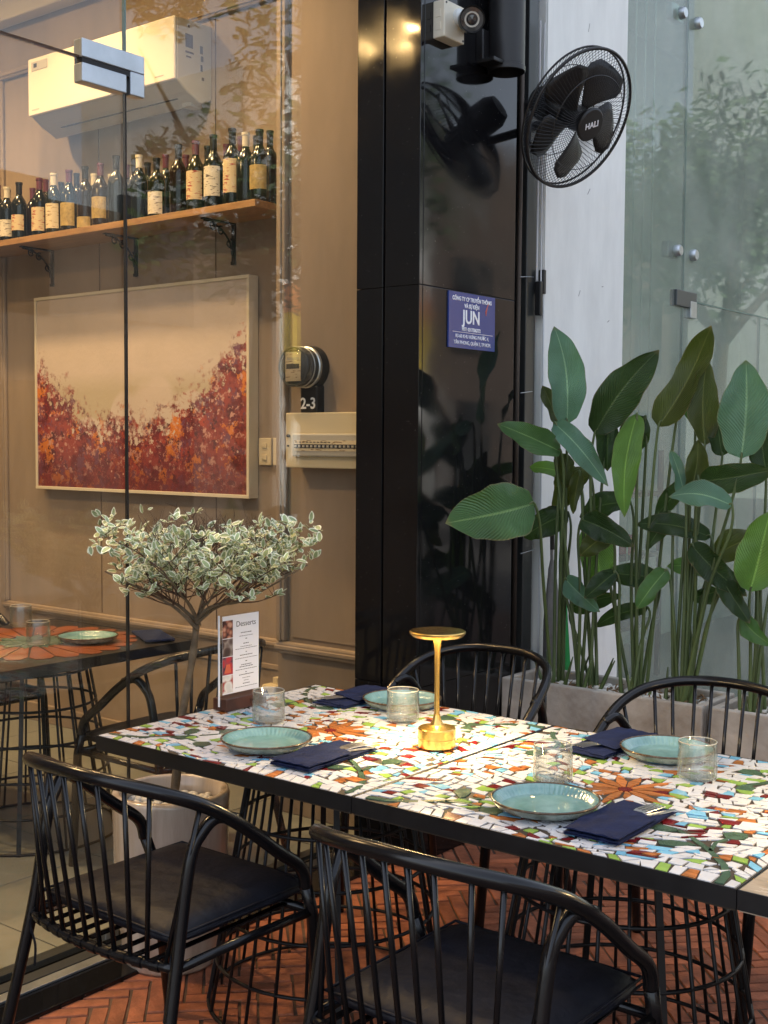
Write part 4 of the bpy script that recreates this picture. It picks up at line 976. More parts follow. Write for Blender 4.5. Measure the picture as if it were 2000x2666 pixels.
# ================================================================== CHAIRS
def make_chair():
    root = bpy.data.objects.new('armchair', None); COL.objects.link(root); root.empty_display_size = .1
    half = [(.2855,.138,.500),(.2865,.130,.535),(.2865,.105,.566),(.2865,.04,.612),(.285,-.06,.69),(.272,-.16,.757),(.235,-.245,.797),(.165,-.303,.819),(.085,-.331,.829),(0,-.338,.832)]
    path = [Vector(p) for p in half] + [Vector((-p[0],p[1],p[2])) for p in half[-2::-1]]
    sp = spline(path, 5); MB().tube(sp, .0155, 12).build('arm_rail', M['blackmetal'], root, smooth=True)
    def rail_at(x):
        back = [p for p in sp if p.z > .72]; return min(back, key=lambda p: abs(p.x-x))
    for s in (-1, 1):
        MB().tube([(s*.2855,.139,.505),(s*.280,.17,.42),(s*.272,.215,.0)], .0155, 12).build('leg', M['blackmetal'], root, smooth=True)
        MB().tube(spline([(s*.285,-.335,.0),(s*.254,-.238,.42),(s*.250,-.195,.64),(s*.256,-.165,.70),(s*.268,-.13,.728),(s*.281,-.085,.715)],5), .0145, 12).build('leg', M['blackmetal'], root, smooth=True)
    lo = lambda x: Vector((x, -.238-.036*(1-(x/.25)**2), .42))
    MB().tube([lo(-.252+.504*i/20) for i in range(21)], .011, 10).build('back_rail', M['blackmetal'], root, smooth=True)
    for k in range(10):
        f = (k+.5)/10*2-1; MB().tube([lo(f*.225-.012),lo(f*.225+.012)], .0135, 10).build('collar', M['blackmetal'], root, smooth=True, auto=40)
    for k in range(11):
        f = k/10*2-1; a = lo(f*.225); b = rail_at(f*.268); MB().tube([a,b], .0058, 8).build('spindle', M['blackmetal'], root, smooth=True)
    MB().tube([(-.254,-.236,.42),(-.262,.0,.425),(-.281,.165,.432)], .011, 10).build('side_rail', M['blackmetal'], root, smooth=True)
    MB().tube([(.254,-.236,.42),(.262,.0,.425),(.281,.165,.432)], .011, 10).build('side_rail', M['blackmetal'], root, smooth=True)
    MB().tube([(-.281,.17,.43),(.281,.17,.43)], .011, 10).build('front_rail', M['blackmetal'], root, smooth=True)
    sl = MB().box((-.008,-.265,-.002),(.008,.17,.002)).mesh('slat', M['blackmetal'])
    for k in range(9): link('slat', sl, root, loc=(-.2+.05*k,0,.433))
    # cushion
    b = MB(); N = 12; hw, y0, y1 = .232, -.228, .222; vs = []; fs = []
    def zc(u, v, top):
        e = (1-abs(u)**6)*(1-abs(v)**6); return (.474+.028*e**.5 if top else .462-.026*e**.5)
    for top in (0,1):
        for i in range(N+1):
            for j in range(N+1):
                u, v = 2*i/N-1, 2*j/N-1
                q = 1-.05*(abs(u)**8*abs(v)**8)-.012*math.cos(v*5)*(abs(u)>.99)
                vs.append((hw*u*q, (y0+y1)/2+(y1-y0)/2*v*q, zc(u,v,top)))
    n1 = (N+1)**2
    for i in range(N):
        for j in range(N):
            a = i*(N+1)+j; fs.append((n1+a,n1+a+N+1,n1+a+N+2,n1+a+1)); fs.append((a,a+1,a+N+2,a+N+1))
    for i in range(N):
        for (a,b2) in ((i*(N+1),(i+1)*(N+1)),((i+1)*(N+1)+N,i*(N+1)+N),(i+1,i),(N*(N+1)+i,N*(N+1)+i+1)): fs.append((a,b2,n1+b2,n1+a))
    b.add(vs,fs); cu = b.build('cushion', M['cushion'], root, smooth=True)
    MB().tube([(hw*u, v, .468) for u, v in ((-1,-.21),(-1,.21),)], .003, 6).build('piping', M['cushion'], cu)
    MB().tube([(hw*u, v, .468) for u, v in ((1,-.21),(1,.21),)], .003, 6).build('piping', M['cushion'], cu)
    MB().tube([(x_*hw*.985, (y0+y1)/2+y_*(y1-y0)/2*.985, .478) for x_, y_ in ((-1,-1),(-.5,-1),(0,-1),(.5,-1),(1,-1),(1,-.5),(1,0),(1,.5),(1,1),(.5,1),(0,1),(-.5,1),(-1,1),(-1,.5),(-1,0),(-1,-.5))], .0035, 6, True).build('seam', M['cushion'], cu, smooth=True)
    for s in (-1,1):
        MB().tube(spline([(s*.205,-.205,.455),(s*.235,-.235,.44),(s*.245,-.25,.40),(s*.232,-.245,.35),(s*.228,-.25,.30)],4), .0032, 5).build('tie', M['cushion'], cu)
    return root
chair0 = make_chair()
spots = [((-2.17,1.965),0,'black metal armchair with its back to the pavement edge, facing the menu end table'),
         ((-1.295,1.985),0,'black metal armchair facing the mosaic table, opposite the second concrete planter'),
         ((-2.275,3.225),180,'black metal armchair between mosaic table and the granite column'),
         ((-1.425,3.15),180,'black metal armchair between mosaic table and the second concrete planter'),
         ((-3.365,3.0),90,'black metal armchair inside the shop with its back to the glass'),
         ((-4.60,2.95),-90,'black metal armchair inside the shop on the far side of the inner table')]
for i, ((x,y),a,lbl) in enumerate(spots):
    c = chair0 if i == 0 else copy_tree(chair0)
    c.location = (x,y,0); c.rotation_euler = (0,0,R(a)); tag(c, lbl, 'chair', 'black metal armchairs')

# ================================================================== ON THE TABLES
ZS = ZT+.0015
def plate(name):
    t = bpy.data.objects.new('plate', None); COL.objects.link(t); t.empty_display_size = .05
    rib = lambda an, r, z: (.013*math.cos(56*an) if .09 < r < .112 else 0)
    MB().lathe([(.0,.0055),(.06,.0055),(.088,.0062),(.095,.0085),(.1025,.0165),(.109,.0225),(.1145,.0248)],180,rib=rib).build('dish', M['glaze'], t, smooth=True)
    MB().lathe([(.119,.0235),(.114,.016),(.102,.006),(.084,.001),(.066,.0),(.0,.001)],90).build('underside', M['glaze_under'], t, smooth=True)
    MB().tube(circ(.1168,.0246,90), .0028, 8, True).build('rim', M['rim'], t, smooth=True)
    return t
def cup():
    t = bpy.data.objects.new('tumbler', None); COL.objects.link(t); t.empty_display_size = .05
    rib = lambda an, r, z: (.016*math.cos(40*an) if (.006 < z < .072 and r > .044) else 0)
    pr = [(.0,.0),(.040,.0),(.0438,.003),(.0455,.008),(.0455,.072),(.045,.076),(.045,.088),(.044,.0895),(.043,.088),(.0428,.012),(.040,.008),(.0,.008)]
    fine = pr[:4]+[(.0455,.012+.06*i/4) for i in range(5)]+pr[5:]
    MB().tube(circ(.044,.0892,60), .0013, 8, True).build('rim', M['rimglass'], t, smooth=True)
    MB().lathe(fine,160,rib=rib).build('glass_body', M['tumbler'], t, smooth=True, auto=50)
    return t
pl0, cu0 = plate('p'), cup()
pls = [((-2.175,2.275),0,'teal ribbed plate on the menu table, beside the napkin facing the outer chair'),
       ((-1.335,2.270),0,'teal ribbed plate with glossy brown rim near the plain stone table'),
       ((-2.205,2.895),0,'teal ribbed plate on the menu table, set before the granite column'),
       ((-1.325,2.855),0,'teal ribbed plate set before the second concrete planter'),
       ((-3.875,3.035),1,'teal plate on the orange flower table inside the shop')]
for i, ((x,y),k,lbl) in enumerate(pls):
    c = pl0 if i == 0 else copy_tree(pl0)
    c.location = (x,y,ZS+.002 if not k else .7522); c.rotation_euler = (0,0,i*.7); tag(c, lbl, 'plate', 'teal plates')
gl = [(onz(700,1880,ZS),'ribbed glass tumbler beside the dessert menu'),(onz(1049,1878,ZS),'ribbed glass tumbler in front of the plate by the granite column'),
      (onz(1439,2038,ZS),'ribbed glass tumbler behind the plate nearest the plain stone table'),(onz(1815,2028,ZS),'ribbed glass tumbler overlapping the plate by the second planter'),
      (onz(100,1678,.752),'clear tumbler beside the plate on the inner table'),(onz(55,1632,.752),'smoky tumbler near the wall edge of the inner table')]
for i, (p,lbl) in enumerate(gl):
    c = cu0 if i == 0 else copy_tree(cu0)
    c.location = (p.x,p.y,p.z+.0021); c.rotation_euler = (0,0,i*.5); tag(c, lbl, 'tumbler', 'glass tumblers')

# napkins with cutlery
def napkin(seed):
    rr = random.Random(seed); t = bpy.data.objects.new('napkin', None); COL.objects.link(t); t.empty_display_size = .05
    def sheet(x0,x1,y0,y1,z0,z1,cut=0,nm='fold'):
        b = MB(); nx, ny = 10, 18; vs = []
        for top in (0,1):
            for j in range(ny+1):
                for i in range(nx+1):
                    u, v = i/nx, j/ny; ymax = y1-cut*u; x = x0+(x1-x0)*u; y = y0+(ymax-y0)*v
                    e = min(u,1-u)*8; e2 = min(v,1-v)*14; e = min(1,e)**.5*min(1,e2)**.5
                    wv = .0012*math.sin(31*x*6+seed+y*40)+.0012*math.sin(55*y+seed*2)+.0008*math.sin(90*x-70*y+seed)
                    zc = (z0+z1)/2
                    vs.append((x+.001*math.sin(40*y+seed), y+.0012*math.sin(60*x+seed), zc+((z1-zc)*(.35+.65*e)+wv if top else (z0-zc)*(.35+.65*e)+max(0,wv)*.2)))
        n1 = (nx+1)*(ny+1); fs = []
        for j in range(ny):
            for i in range(nx):
                a = j*(nx+1)+i; fs.append((n1+a,n1+a+1,n1+a+nx+2,n1+a+nx+1)); fs.append((a,a+nx+1,a+nx+2,a+1))
        for i in range(nx): fs.append((i,i+1,n1+i+1,n1+i)); a = ny*(nx+1)+i; fs.append((a+1,a,n1+a,n1+a+1))
        for j in range(ny): a = j*(nx+1); fs.append((a+nx+1,a,n1+a,n1+a+nx+1)); a += nx; fs.append((a,a+nx+1,n1+a+nx+1,n1+a))
        b.add(vs,fs); return b.build(nm, M['navy'], t, smooth=True, auto=60)
    sheet(-.063,.063,-.14,.14,.0,.0055,0,'base_fold'); sheet(-.062,.0635,-.1405,.138,.005,.0085,.02,'middle_fold')
    sheet(-.0625,.0625,-.139,.078,.0115,.0165,.045,'pocket_fold')
    return t
def fork():
    t = bpy.data.objects.new('fork', None); COL.objects.link(t)
    b = MB(); zf = lambda y: .0004+.006*max(0,(y-.03)/.04)-.0055*max(0,(y-.06)/.04)
    def strip(pl, w):
        P = pl; vs = []
        for (x,y),ww in zip(P,w):
            for s1,s2 in ((-1,0),(1,0),(1,1),(-1,1)): vs.append((x+s1*ww/2, y, zf(y)+s2*.0018))
        fs = [(0,1,2,3)]
        for i in range(len(P)-1):
            a = i*4
            for k in range(4): fs.append((a+k,a+4+k,a+4+(k+1)%4,a+(k+1)%4))
        a = (len(P)-1)*4; fs.append((a+3,a+2,a+1,a)); return vs, fs
    h = MB(); h.add(*strip([(0,-.10),(0,-.09),(0,-.02),(0,.02),(0,.035),(0,.05)],[.010,.013,.007,.009,.024,.034])); h.build('handle', M['cutlery'], t, smooth=True, auto=40)
    for k in range(4):
        x = -.0144+.0096*k; m_ = MB(); m_.add(*strip([(x,.049),(x,.07),(x*.98,.108)],[.0050,.0046,.0032])); m_.build('tine', M['cutlery'], t, smooth=True, auto=40)
    return t
def knife():
    t = bpy.data.objects.new('knife', None); COL.objects.link(t)
    MB().prism([(-.005,-.10),(.005,-.10),(.0045,.0),(-.0045,.0)],0,.0035).build('handle', M['cutlery'], t, bevel=.001)
    MB().prism([(-.006,.0),(.006,.0),(.007,.06),(.002,.095),(-.006,.10)],.001,.0022).build('blade', M['cutlery'], t)
    return t
nspots = [((-1.990,2.295),0,'the menu table before the brass lamp'),((-1.160,2.285),0,'the table end by the plain stone top'),
          ((-2.375,2.885),180,'the menu table, beside the granite column'),((-1.490,2.865),180,'the second table, before the concrete planter')]
n0, f0, k0 = napkin(1), fork(), knife()
for i, ((x,y),a,lbl) in enumerate(nspots):
    c = n0 if i == 0 else napkin(i+1); c.location = (x,y,ZS+.0022); c.rotation_euler = (0,0,R(a+[2,1,4,-3][i])); tag(c, 'folded navy linen napkin pocket on '+lbl, 'napkin', 'navy napkins')
    for (p0, nm, off, ra) in ((f0,'fork',(.0,.016),-16),(k0,'knife',(.028,.035),-22)):
        d = p0 if i == 0 else copy_tree(p0); s = 1 if a == 0 else -1
        d.location = (x+s*off[0], y+s*off[1], ZS+.0022+.0098); d.rotation_euler = (0,0,R(a+ra)); tag(d, f'steel {nm} in the navy napkin on {lbl}', nm, f'{nm}s')
ni = MB().box((-.06,-.13,0),(.06,.13,.012)).build('napkin', M['navy'], None, bevel=.005, loc=(-3.76,3.27,.7523), rot=(0,0,R(62))); tag(ni, 'folded dark napkin on the corner of the inner table', 'napkin')

# brass lamp
lb = onz(1137,1945,ZS); lp = thing('table_lamp', 'lit brass mushroom table lamp with flat round shade', 'lamp', (lb.x-.0, lb.y+.0, ZS+.0021))
MB().lathe([(.0,.0),(.048,.0),(.0495,.002),(.0495,.023),(.0487,.0238),(.0487,.0246),(.0495,.0254),(.0495,.048),(.047,.051),(.03,.053),(.018,.058),(.011,.072),(.0085,.085),(.0,.085)],48).build('base', M['brass'], lp, smooth=True, auto=30)
MB().lathe([(.0075,.08),(.0068,.18),(.0072,.25),(.011,.288),(.0,.288)],24).build('stem', M['brass'], lp, smooth=True, auto=40)
MB().lathe([(.056,.2895),(.066,.2905),(.073,.298),(.0735,.302),(.071,.3045),(.045,.3055),(.0,.3055)],56).build('shade', M['brass'], lp, smooth=True, auto=35)
MB().lathe([(.0,.2892),(.056,.2892)],40).build('led_panel', M['led'], lp)
ll = bpy.data.lights.new('lamp_light','AREA'); ll.shape = 'DISK'; ll.size = .10; ll.energy = 1.2; ll.color = (1,.74,.38)
lo = bpy.data.objects.new('lamp_light', ll); COL.objects.link(lo); lo.parent = lp; lo.location = (0,0,.2875)

# dessert menu in wooden stand
mA = onz(566,1868,ZS)
mn = thing('menu_stand', 'clear dessert menu card standing in a dark wooden block', 'menu stand', (-2.574, 2.578, ZS+.0021), R(90))
MB().box((-.085,-.028,0),(.085,.028,.036)).build('block', M['wood_dark'], mn, bevel=.002)
CH, CW = .25, .076
MB().box((-CW-.01,-.0022,.03),(CW+.005,.0022,.03+CH)).build('acrylic_card', M['acrylic'], mn)
MB().box((-CW-.0125,-.003,.012),(-CW-.0101,.003,.032+CH)).build('acrylic_edge', M['signwhite'], mn)
MB().box((-CW,-.0034,.045),(CW,-.0026,.028+CH)).build('paper', M['paper'], mn)
text('menu_title', 'Desserts', .0235, M['ink'], mn, frame_mtx((.022,-.0036,.249),(1,0,0),(0,0,1)), ext=.0001)
rr = random.Random(4)
for (z, w_, h) in [(.222,.022,.0022),(.212,.028,.0014),(.203,.003,.0022),(.189,.012,.0022),(.180,.024,.0014),(.174,.045,.0014),(.163,.002,.0022),(.154,.026,.0022),(.145,.046,.0014),(.135,.003,.0022),(.125,.021,.0022),(.119,.028,.0022),(.111,.044,.0014),(.102,.003,.0022),(.095,.03,.0022),(.085,.016,.0014),(.077,.01,.0014),(.068,.014,.0022),(.059,.046,.0014)]:
    x = .022-w_; b = MB()
    while x < .022+w_:
        l = rr.uniform(.003,.009); l = min(l, .022+w_-x+.001); b.box((x,-.0037,z-h/2),(x+l,-.0033,z+h/2)); x += l+.0016
    b.build('menu_line', M['ink'], mn)
def photo_mat(nm, c1, c2, c3, sc):
    m = mat(nm, c1, .4); t = m.node_tree; v = t.nodes.new('ShaderNodeTexVoronoi'); v.inputs['Scale'].default_value = sc; tc = t.nodes.new('ShaderNodeTexCoord'); t.links.new(tc.outputs['Object'], v.inputs[0])
    rp = t.nodes.new('ShaderNodeValToRGB'); e = rp.color_ramp.elements; e[0].color = (*c1,1); e[1].color = (*c2,1); e[0].position = .3; e[1].position = .75; k = e.new(.52); k.color = (*c3,1)
    t.links.new(v.outputs['Distance'], rp.inputs[0]); t.links.new(rp.outputs[0], t.nodes['Principled BSDF'].inputs['Base Color']); return m
pm = [photo_mat('photo_truffles',(.55,.3,.2),(.05,.015,.012),(.3,.1,.06),62), photo_mat('photo_cake',(.05,.03,.025),(.3,.25,.22),(.10,.06,.05),40),
      photo_mat('photo_cherry',(.45,.03,.04),(.03,.03,.05),(.3,.05,.07),45), photo_mat('photo_pudding',(.6,.58,.55),(.35,.06,.04),(.7,.68,.64),36)]
for k in range(4):
    z0 = .212-.0545*k; MB().box((-CW,-.0039,z0),(-CW+.042,-.0032,z0+.0525)).build('photo_print', pm[k], mn)
MB().prism([(-.014,-.014),(.014,-.014),(.009,.012),(-.006,.012)],-.0004,.0004).xf(Matrix.Translation((-CW+.021,-.0041,.122)) @ Matrix.Rotation(R(90),4,'X')).build('photo_print', M['red'], mn)
text('block_print', 'Marghe', .022, M['engrave'], mn, frame_mtx((.045,-.0285,.017),(1,0,0),(0,0,1)), ext=.0003)

# ================================================================== POTTED TREE
PX, PY = -2.705, 2.42
pot = thing('ceramic_pot', 'tall pale glazed ceramic pot with pebbles under the table edge', 'pot', (PX,PY,.0))
MB().lathe([(.0,.0),(.135,.0),(.142,.01),(.148,.06),(.168,.30),(.172,.47),(.174,.50),(.170,.512),(.158,.515),(.149,.508),(.147,.47),(.143,.43)],64).build('vessel', M['ceramic'], pot, smooth=True, auto=70)
MB().lathe([(.0,.455),(.148,.45)],32).build('soil', M['soil'], pot)
def pebbles(parent, n, area_fn, zf, seed, r0=.007, r1=.013):
    rr = random.Random(seed); b = MB()
    base = MB().lathe([(0,-1),(.6,-.78),(.95,-.25),(.95,.3),(.55,.82),(0,1)],8)
    for i in range(n):
        p = area_fn(rr)
        if p is None: continue
        r = rr.uniform(r0,r1); mt = Matrix.Translation((p[0],p[1],zf(rr)+r*.35)) @ Matrix.Rotation(rr.uniform(0,6.28),4,'Z') @ Matrix.Rotation(rr.uniform(-.5,.5),4,'X') @ Matrix.Diagonal((r*rr.uniform(.9,1.4),r*rr.uniform(.8,1.1),r*rr.uniform(.55,.8),1))
        b.add([mt @ Vector(v) for v in base.v], base.f)
    return stuff(b.build('pebbles', M['pebble'], parent, smooth=True))
def disc(rr):
    a, r = rr.uniform(0,6.28), .138*math.sqrt(rr.random()); return (r*math.cos(a), r*math.sin(a))
pebbles(pot, 150, disc, lambda r: .455+r.uniform(0,.006), 3, .010, .017)

tree = thing('variegated_tree', 'small tree with flat crown of cream edged leaves in the ceramic pot', 'tree', (PX,PY,.456))
Z0 = .456
fork_ = onx(512,1622,-2.655); crown = onx(540,1480,-2.60)
base_ = Vector((PX,PY,Z0-.03))
k1 = onx(468,1900,-2.70); k2 = onx(500,1720,-2.675)
trunk_pts = spline([base_, (base_+k1)/2+Vector((.005,0,0)), k1, k2, fork_], 5)
O = Vector((PX,PY,.456))
rr = random.Random(21)
tb = MB(); tb.tube([p-O for p in trunk_pts], [.0145-.005*i/len(trunk_pts)+.0012*math.sin(i*1.7) for i in range(len(trunk_pts))], 10)
tips = []; sub = MB()
RX = .33
def crown_pt(ang, f, zz):           # ang around, f radius fraction
    u = CR*math.cos(ang)*RX*f + Vector((CF.x,CF.y,0)).normalized()*math.sin(ang)*RX*.72*f
    p = Vector((crown.x,crown.y,0))+Vector((u.x,u.y,0)); p.z = zz; p.x = max(p.x, -2.868); return p
for k in range(9):
    ang = k*2*math.pi/9+rr.uniform(-.25,.25); f = rr.uniform(.75,.98)
    end = crown_pt(ang, f, 1.17+rr.uniform(-.03,.05)); mid = fork_.lerp(end, .45)+Vector((0,0,-.01+rr.uniform(-.02,.03)))
    st0 = fork_+Vector((rr.uniform(-.01,.01),rr.uniform(-.01,.01),rr.uniform(-.03,.02)))
    pts = spline([st0, st0.lerp(mid,.5)+Vector((0,0,.012)), mid, end], 4)
    tb.tube([p-O for p in pts], [max(.0016,.0066-.0052*i/len(pts)) for i in range(len(pts))], 7)
    for j in range(8):
        t = rr.uniform(.3,1); p0 = pts[int(t*(len(pts)-1))]; a2 = ang+rr.uniform(-.8,.8); f2 = min(1.03, f*t+rr.uniform(.0,.22))
        p1 = crown_pt(a2, f2, p0.z+rr.uniform(.03,.15)); pm_ = p0.lerp(p1,.5)+Vector((rr.uniform(-.02,.02),rr.uniform(-.02,.02),rr.uniform(-.012,.012)))
        sub.tube([q-O for q in spline([p0,pm_,p1],3)], [.0022,.002,.0018,.0016,.0014,.0012,.001], 4)
        for q in range(3):
            a3 = Vector((rr.gauss(0,1),rr.gauss(0,1),abs(rr.gauss(.5,.8)))).normalized()*rr.uniform(.03,.07); p2 = pm_.lerp(p1,rr.random()); e2 = p2+a3; e2.x = max(e2.x,-2.87)
            sub.tube([p2-O,p2.lerp(e2,.6)+Vector((0,0,.004))-O,e2-O], [.0012,.001,.0007], 4); tips.append((e2,(e2-p2).normalized()))
        tips.append((p1,(p1-pm_).normalized()))
for i in range(110):                # bare twigs in the middle of the crown
    ang = rr.uniform(0,6.28); f = rr.uniform(0,.62); p0 = crown_pt(ang,f,1.17+rr.uniform(0,.07)); d = Vector((rr.gauss(0,.5),rr.gauss(0,.5),1)).normalized()*rr.uniform(.06,.15)
    sub.tube([p0-O,p0+d*.5+Vector((rr.uniform(-.012,.012),rr.uniform(-.012,.012),0))-O,p0+d-O], [.0012,.0009,.0006], 4)
    for q in range(2):
        e = p0+d*rr.uniform(.4,.9); sub.tube([e-O, e+Vector((rr.gauss(0,.03),rr.gauss(0,.03),rr.uniform(.01,.05)))-O], [.0008,.0005], 4)
tb.build('trunk', M['bark'], tree, smooth=True); stuff(sub.build('twigs', M['twig'], tree))
def leaf_small(l, w_, seed):
    r2 = random.Random(seed); b = MB(); n = 6; vs = []
    def wd(t): return w_*math.sin(math.pi*min(1,t**.75))**.8*.5+.0003
    cup_ = r2.uniform(.1,.35); bend = r2.uniform(-.25,.25)
    for i in range(n+1):
        t = i/n; h = wd(t) if 0 < t < 1 else .0004
        for s in (-1,-.62,0,.62,1): vs.append((l*t, s*h, cup_*abs(s)*h+bend*l*t*t))
    fs = []; 
    b.v = vs
    for i in range(n):
        for j in range(4):
            b.f.append((i*5+j,(i+1)*5+j,(i+1)*5+j+1,i*5+j+1)); b.m.append(1 if j in (0,3) or i == n-1 else 0)
    return b
lg = objrand(mat('leaf_green', (.36,.43,.20), .45, var=.3, vscale=60), val=.3); lc = objrand(mat('leaf_margin', (.88,.89,.66), .5, var=.1, vscale=50), val=.2)
lms = [leaf_small(.036,.021,i) for i in range(5)]; lmm = [b.mesh('leaf',[lg,lc],True) for b in lms]
rest = MB(); cnt = 0; places = []
for (p, d) in tips:
    f = math.hypot((p.x-crown.x)/.26, (p.y-crown.y)/.24)
    if rr.random() < .25 and f < .5: continue
    for q in range(rr.choice([3,4,4,5])):
        places.append((p, d, q))
for i in range(330):
    ang = rr.uniform(0,6.28); f = rr.uniform(.3,1.04); p = crown_pt(ang,f,1.10+.10*f+rr.uniform(0,.14)); 
    for q in range(3): places.append((p, Vector((rr.gauss(0,.5),rr.gauss(0,.5),.7)).normalized(), q))
placed = []
for (p, d, q) in places:
    ax = (d*.5+Vector((rr.gauss(0,.7),rr.gauss(0,.7),rr.gauss(.05,.45)))).normalized()
    up_ = Vector((rr.gauss(0,.35),rr.gauss(0,.35),1)) - CF*.5
    y_ = up_.cross(ax); 
    if y_.length < .05: continue
    y_.normalize(); z_ = ax.cross(y_)
    s = rr.uniform(.42,.98); pp = p-O+Vector((rr.gauss(0,.004),)*3)
    if (pp+O+ax*.036*s).x < -2.885: continue
    placed.append((proj(p)[2], Matrix(((ax.x*s,y_.x*s,z_.x*s,pp.x),(ax.y*s,y_.y*s,z_.y*s,pp.y),(ax.z*s,y_.z*s,z_.z*s,pp.z),(0,0,0,1)))))
placed.sort(key=lambda t: t[0])
for i, (_, mt_) in enumerate(placed):
    q = rr.randrange(5)
    if i < 300: o = link('leaf', lmm[q], tree, smooth=True); o.matrix_local = mt_
    else:
        bse = len(rest.v); rest.v += [tuple(mt_ @ Vector(v)) for v in lms[q].v]; rest.f += [tuple(bse+k for k in f) for f in lms[q].f]; rest.m += lms[q].m
if rest.v: stuff(rest.build('foliage', [lg,lc], tree, smooth=True))

# ================================================================== PLANTERS AND LEAFY PLANTS
YP0 = 4.072; ZP = .615
def planter(x0, x1, dp_, lbl):
    t = thing('concrete_planter', lbl, 'planter', ((x0+x1)/2, YP0+dp_/2, 0), group='concrete planters'); w2, d2, th_ = (x1-x0)/2, dp_/2, .03
    b = MB(); b.box((-w2,-d2,0),(w2,-d2+th_,ZP)); b.build('wall', M['concrete'], t, bevel=.006)
    MB().box((-w2,d2-th_,0),(w2,d2,ZP)).build('wall', M['concrete'], t, bevel=.006)
    MB().box((-w2,-d2+th_,0),(-w2+th_,d2-th_,ZP-.001)).build('wall', M['concrete'], t, bevel=.004); MB().box((w2-th_,-d2+th_,0),(w2,d2-th_,ZP-.001)).build('wall', M['concrete'], t, bevel=.004)
    MB().box((-w2+th_,-d2+th_,.3),(w2-th_,d2-th_,ZP-.045)).build('soil', M['soil'], t)
    pebbles(t, int(520*w2), lambda r: (r.uniform(-w2+.045,w2-.045), r.uniform(-d2+.045,d2-.045)), lambda r: ZP-.043+r.uniform(0,.012), int(w2*100)+1, .009, .017)
    rr2 = random.Random(8); lit = MB()
    for i in range(int(170*w2)):
        p = Vector((rr2.uniform(-w2+.2,w2-.06), rr2.uniform(-d2+.05,d2-.05), ZP-.035+rr2.uniform(0,.02))); a = Vector((rr2.gauss(0,1),rr2.gauss(0,1),rr2.gauss(.2,.4))).normalized()*rr2.uniform(.02,.05)
        lit.tube([p,p+a*.5+Vector((0,0,.006)),p+a], [.003,.004,.001], 4)
    stuff(lit.build('dry_litter', mat('dry_leaf',(.19,.11,.05),.8,var=.4,vscale=30), t))
    return t
xa0 = -2.605; xa1 = onz(1846,1832,ZP).x
planter(xa0, xa1, .30, 'weathered concrete planter abutting the granite column')
planter(xa1+.025, xa1+.95, .30, 'weathered concrete planter farther from the column, holding broad leaf plants')

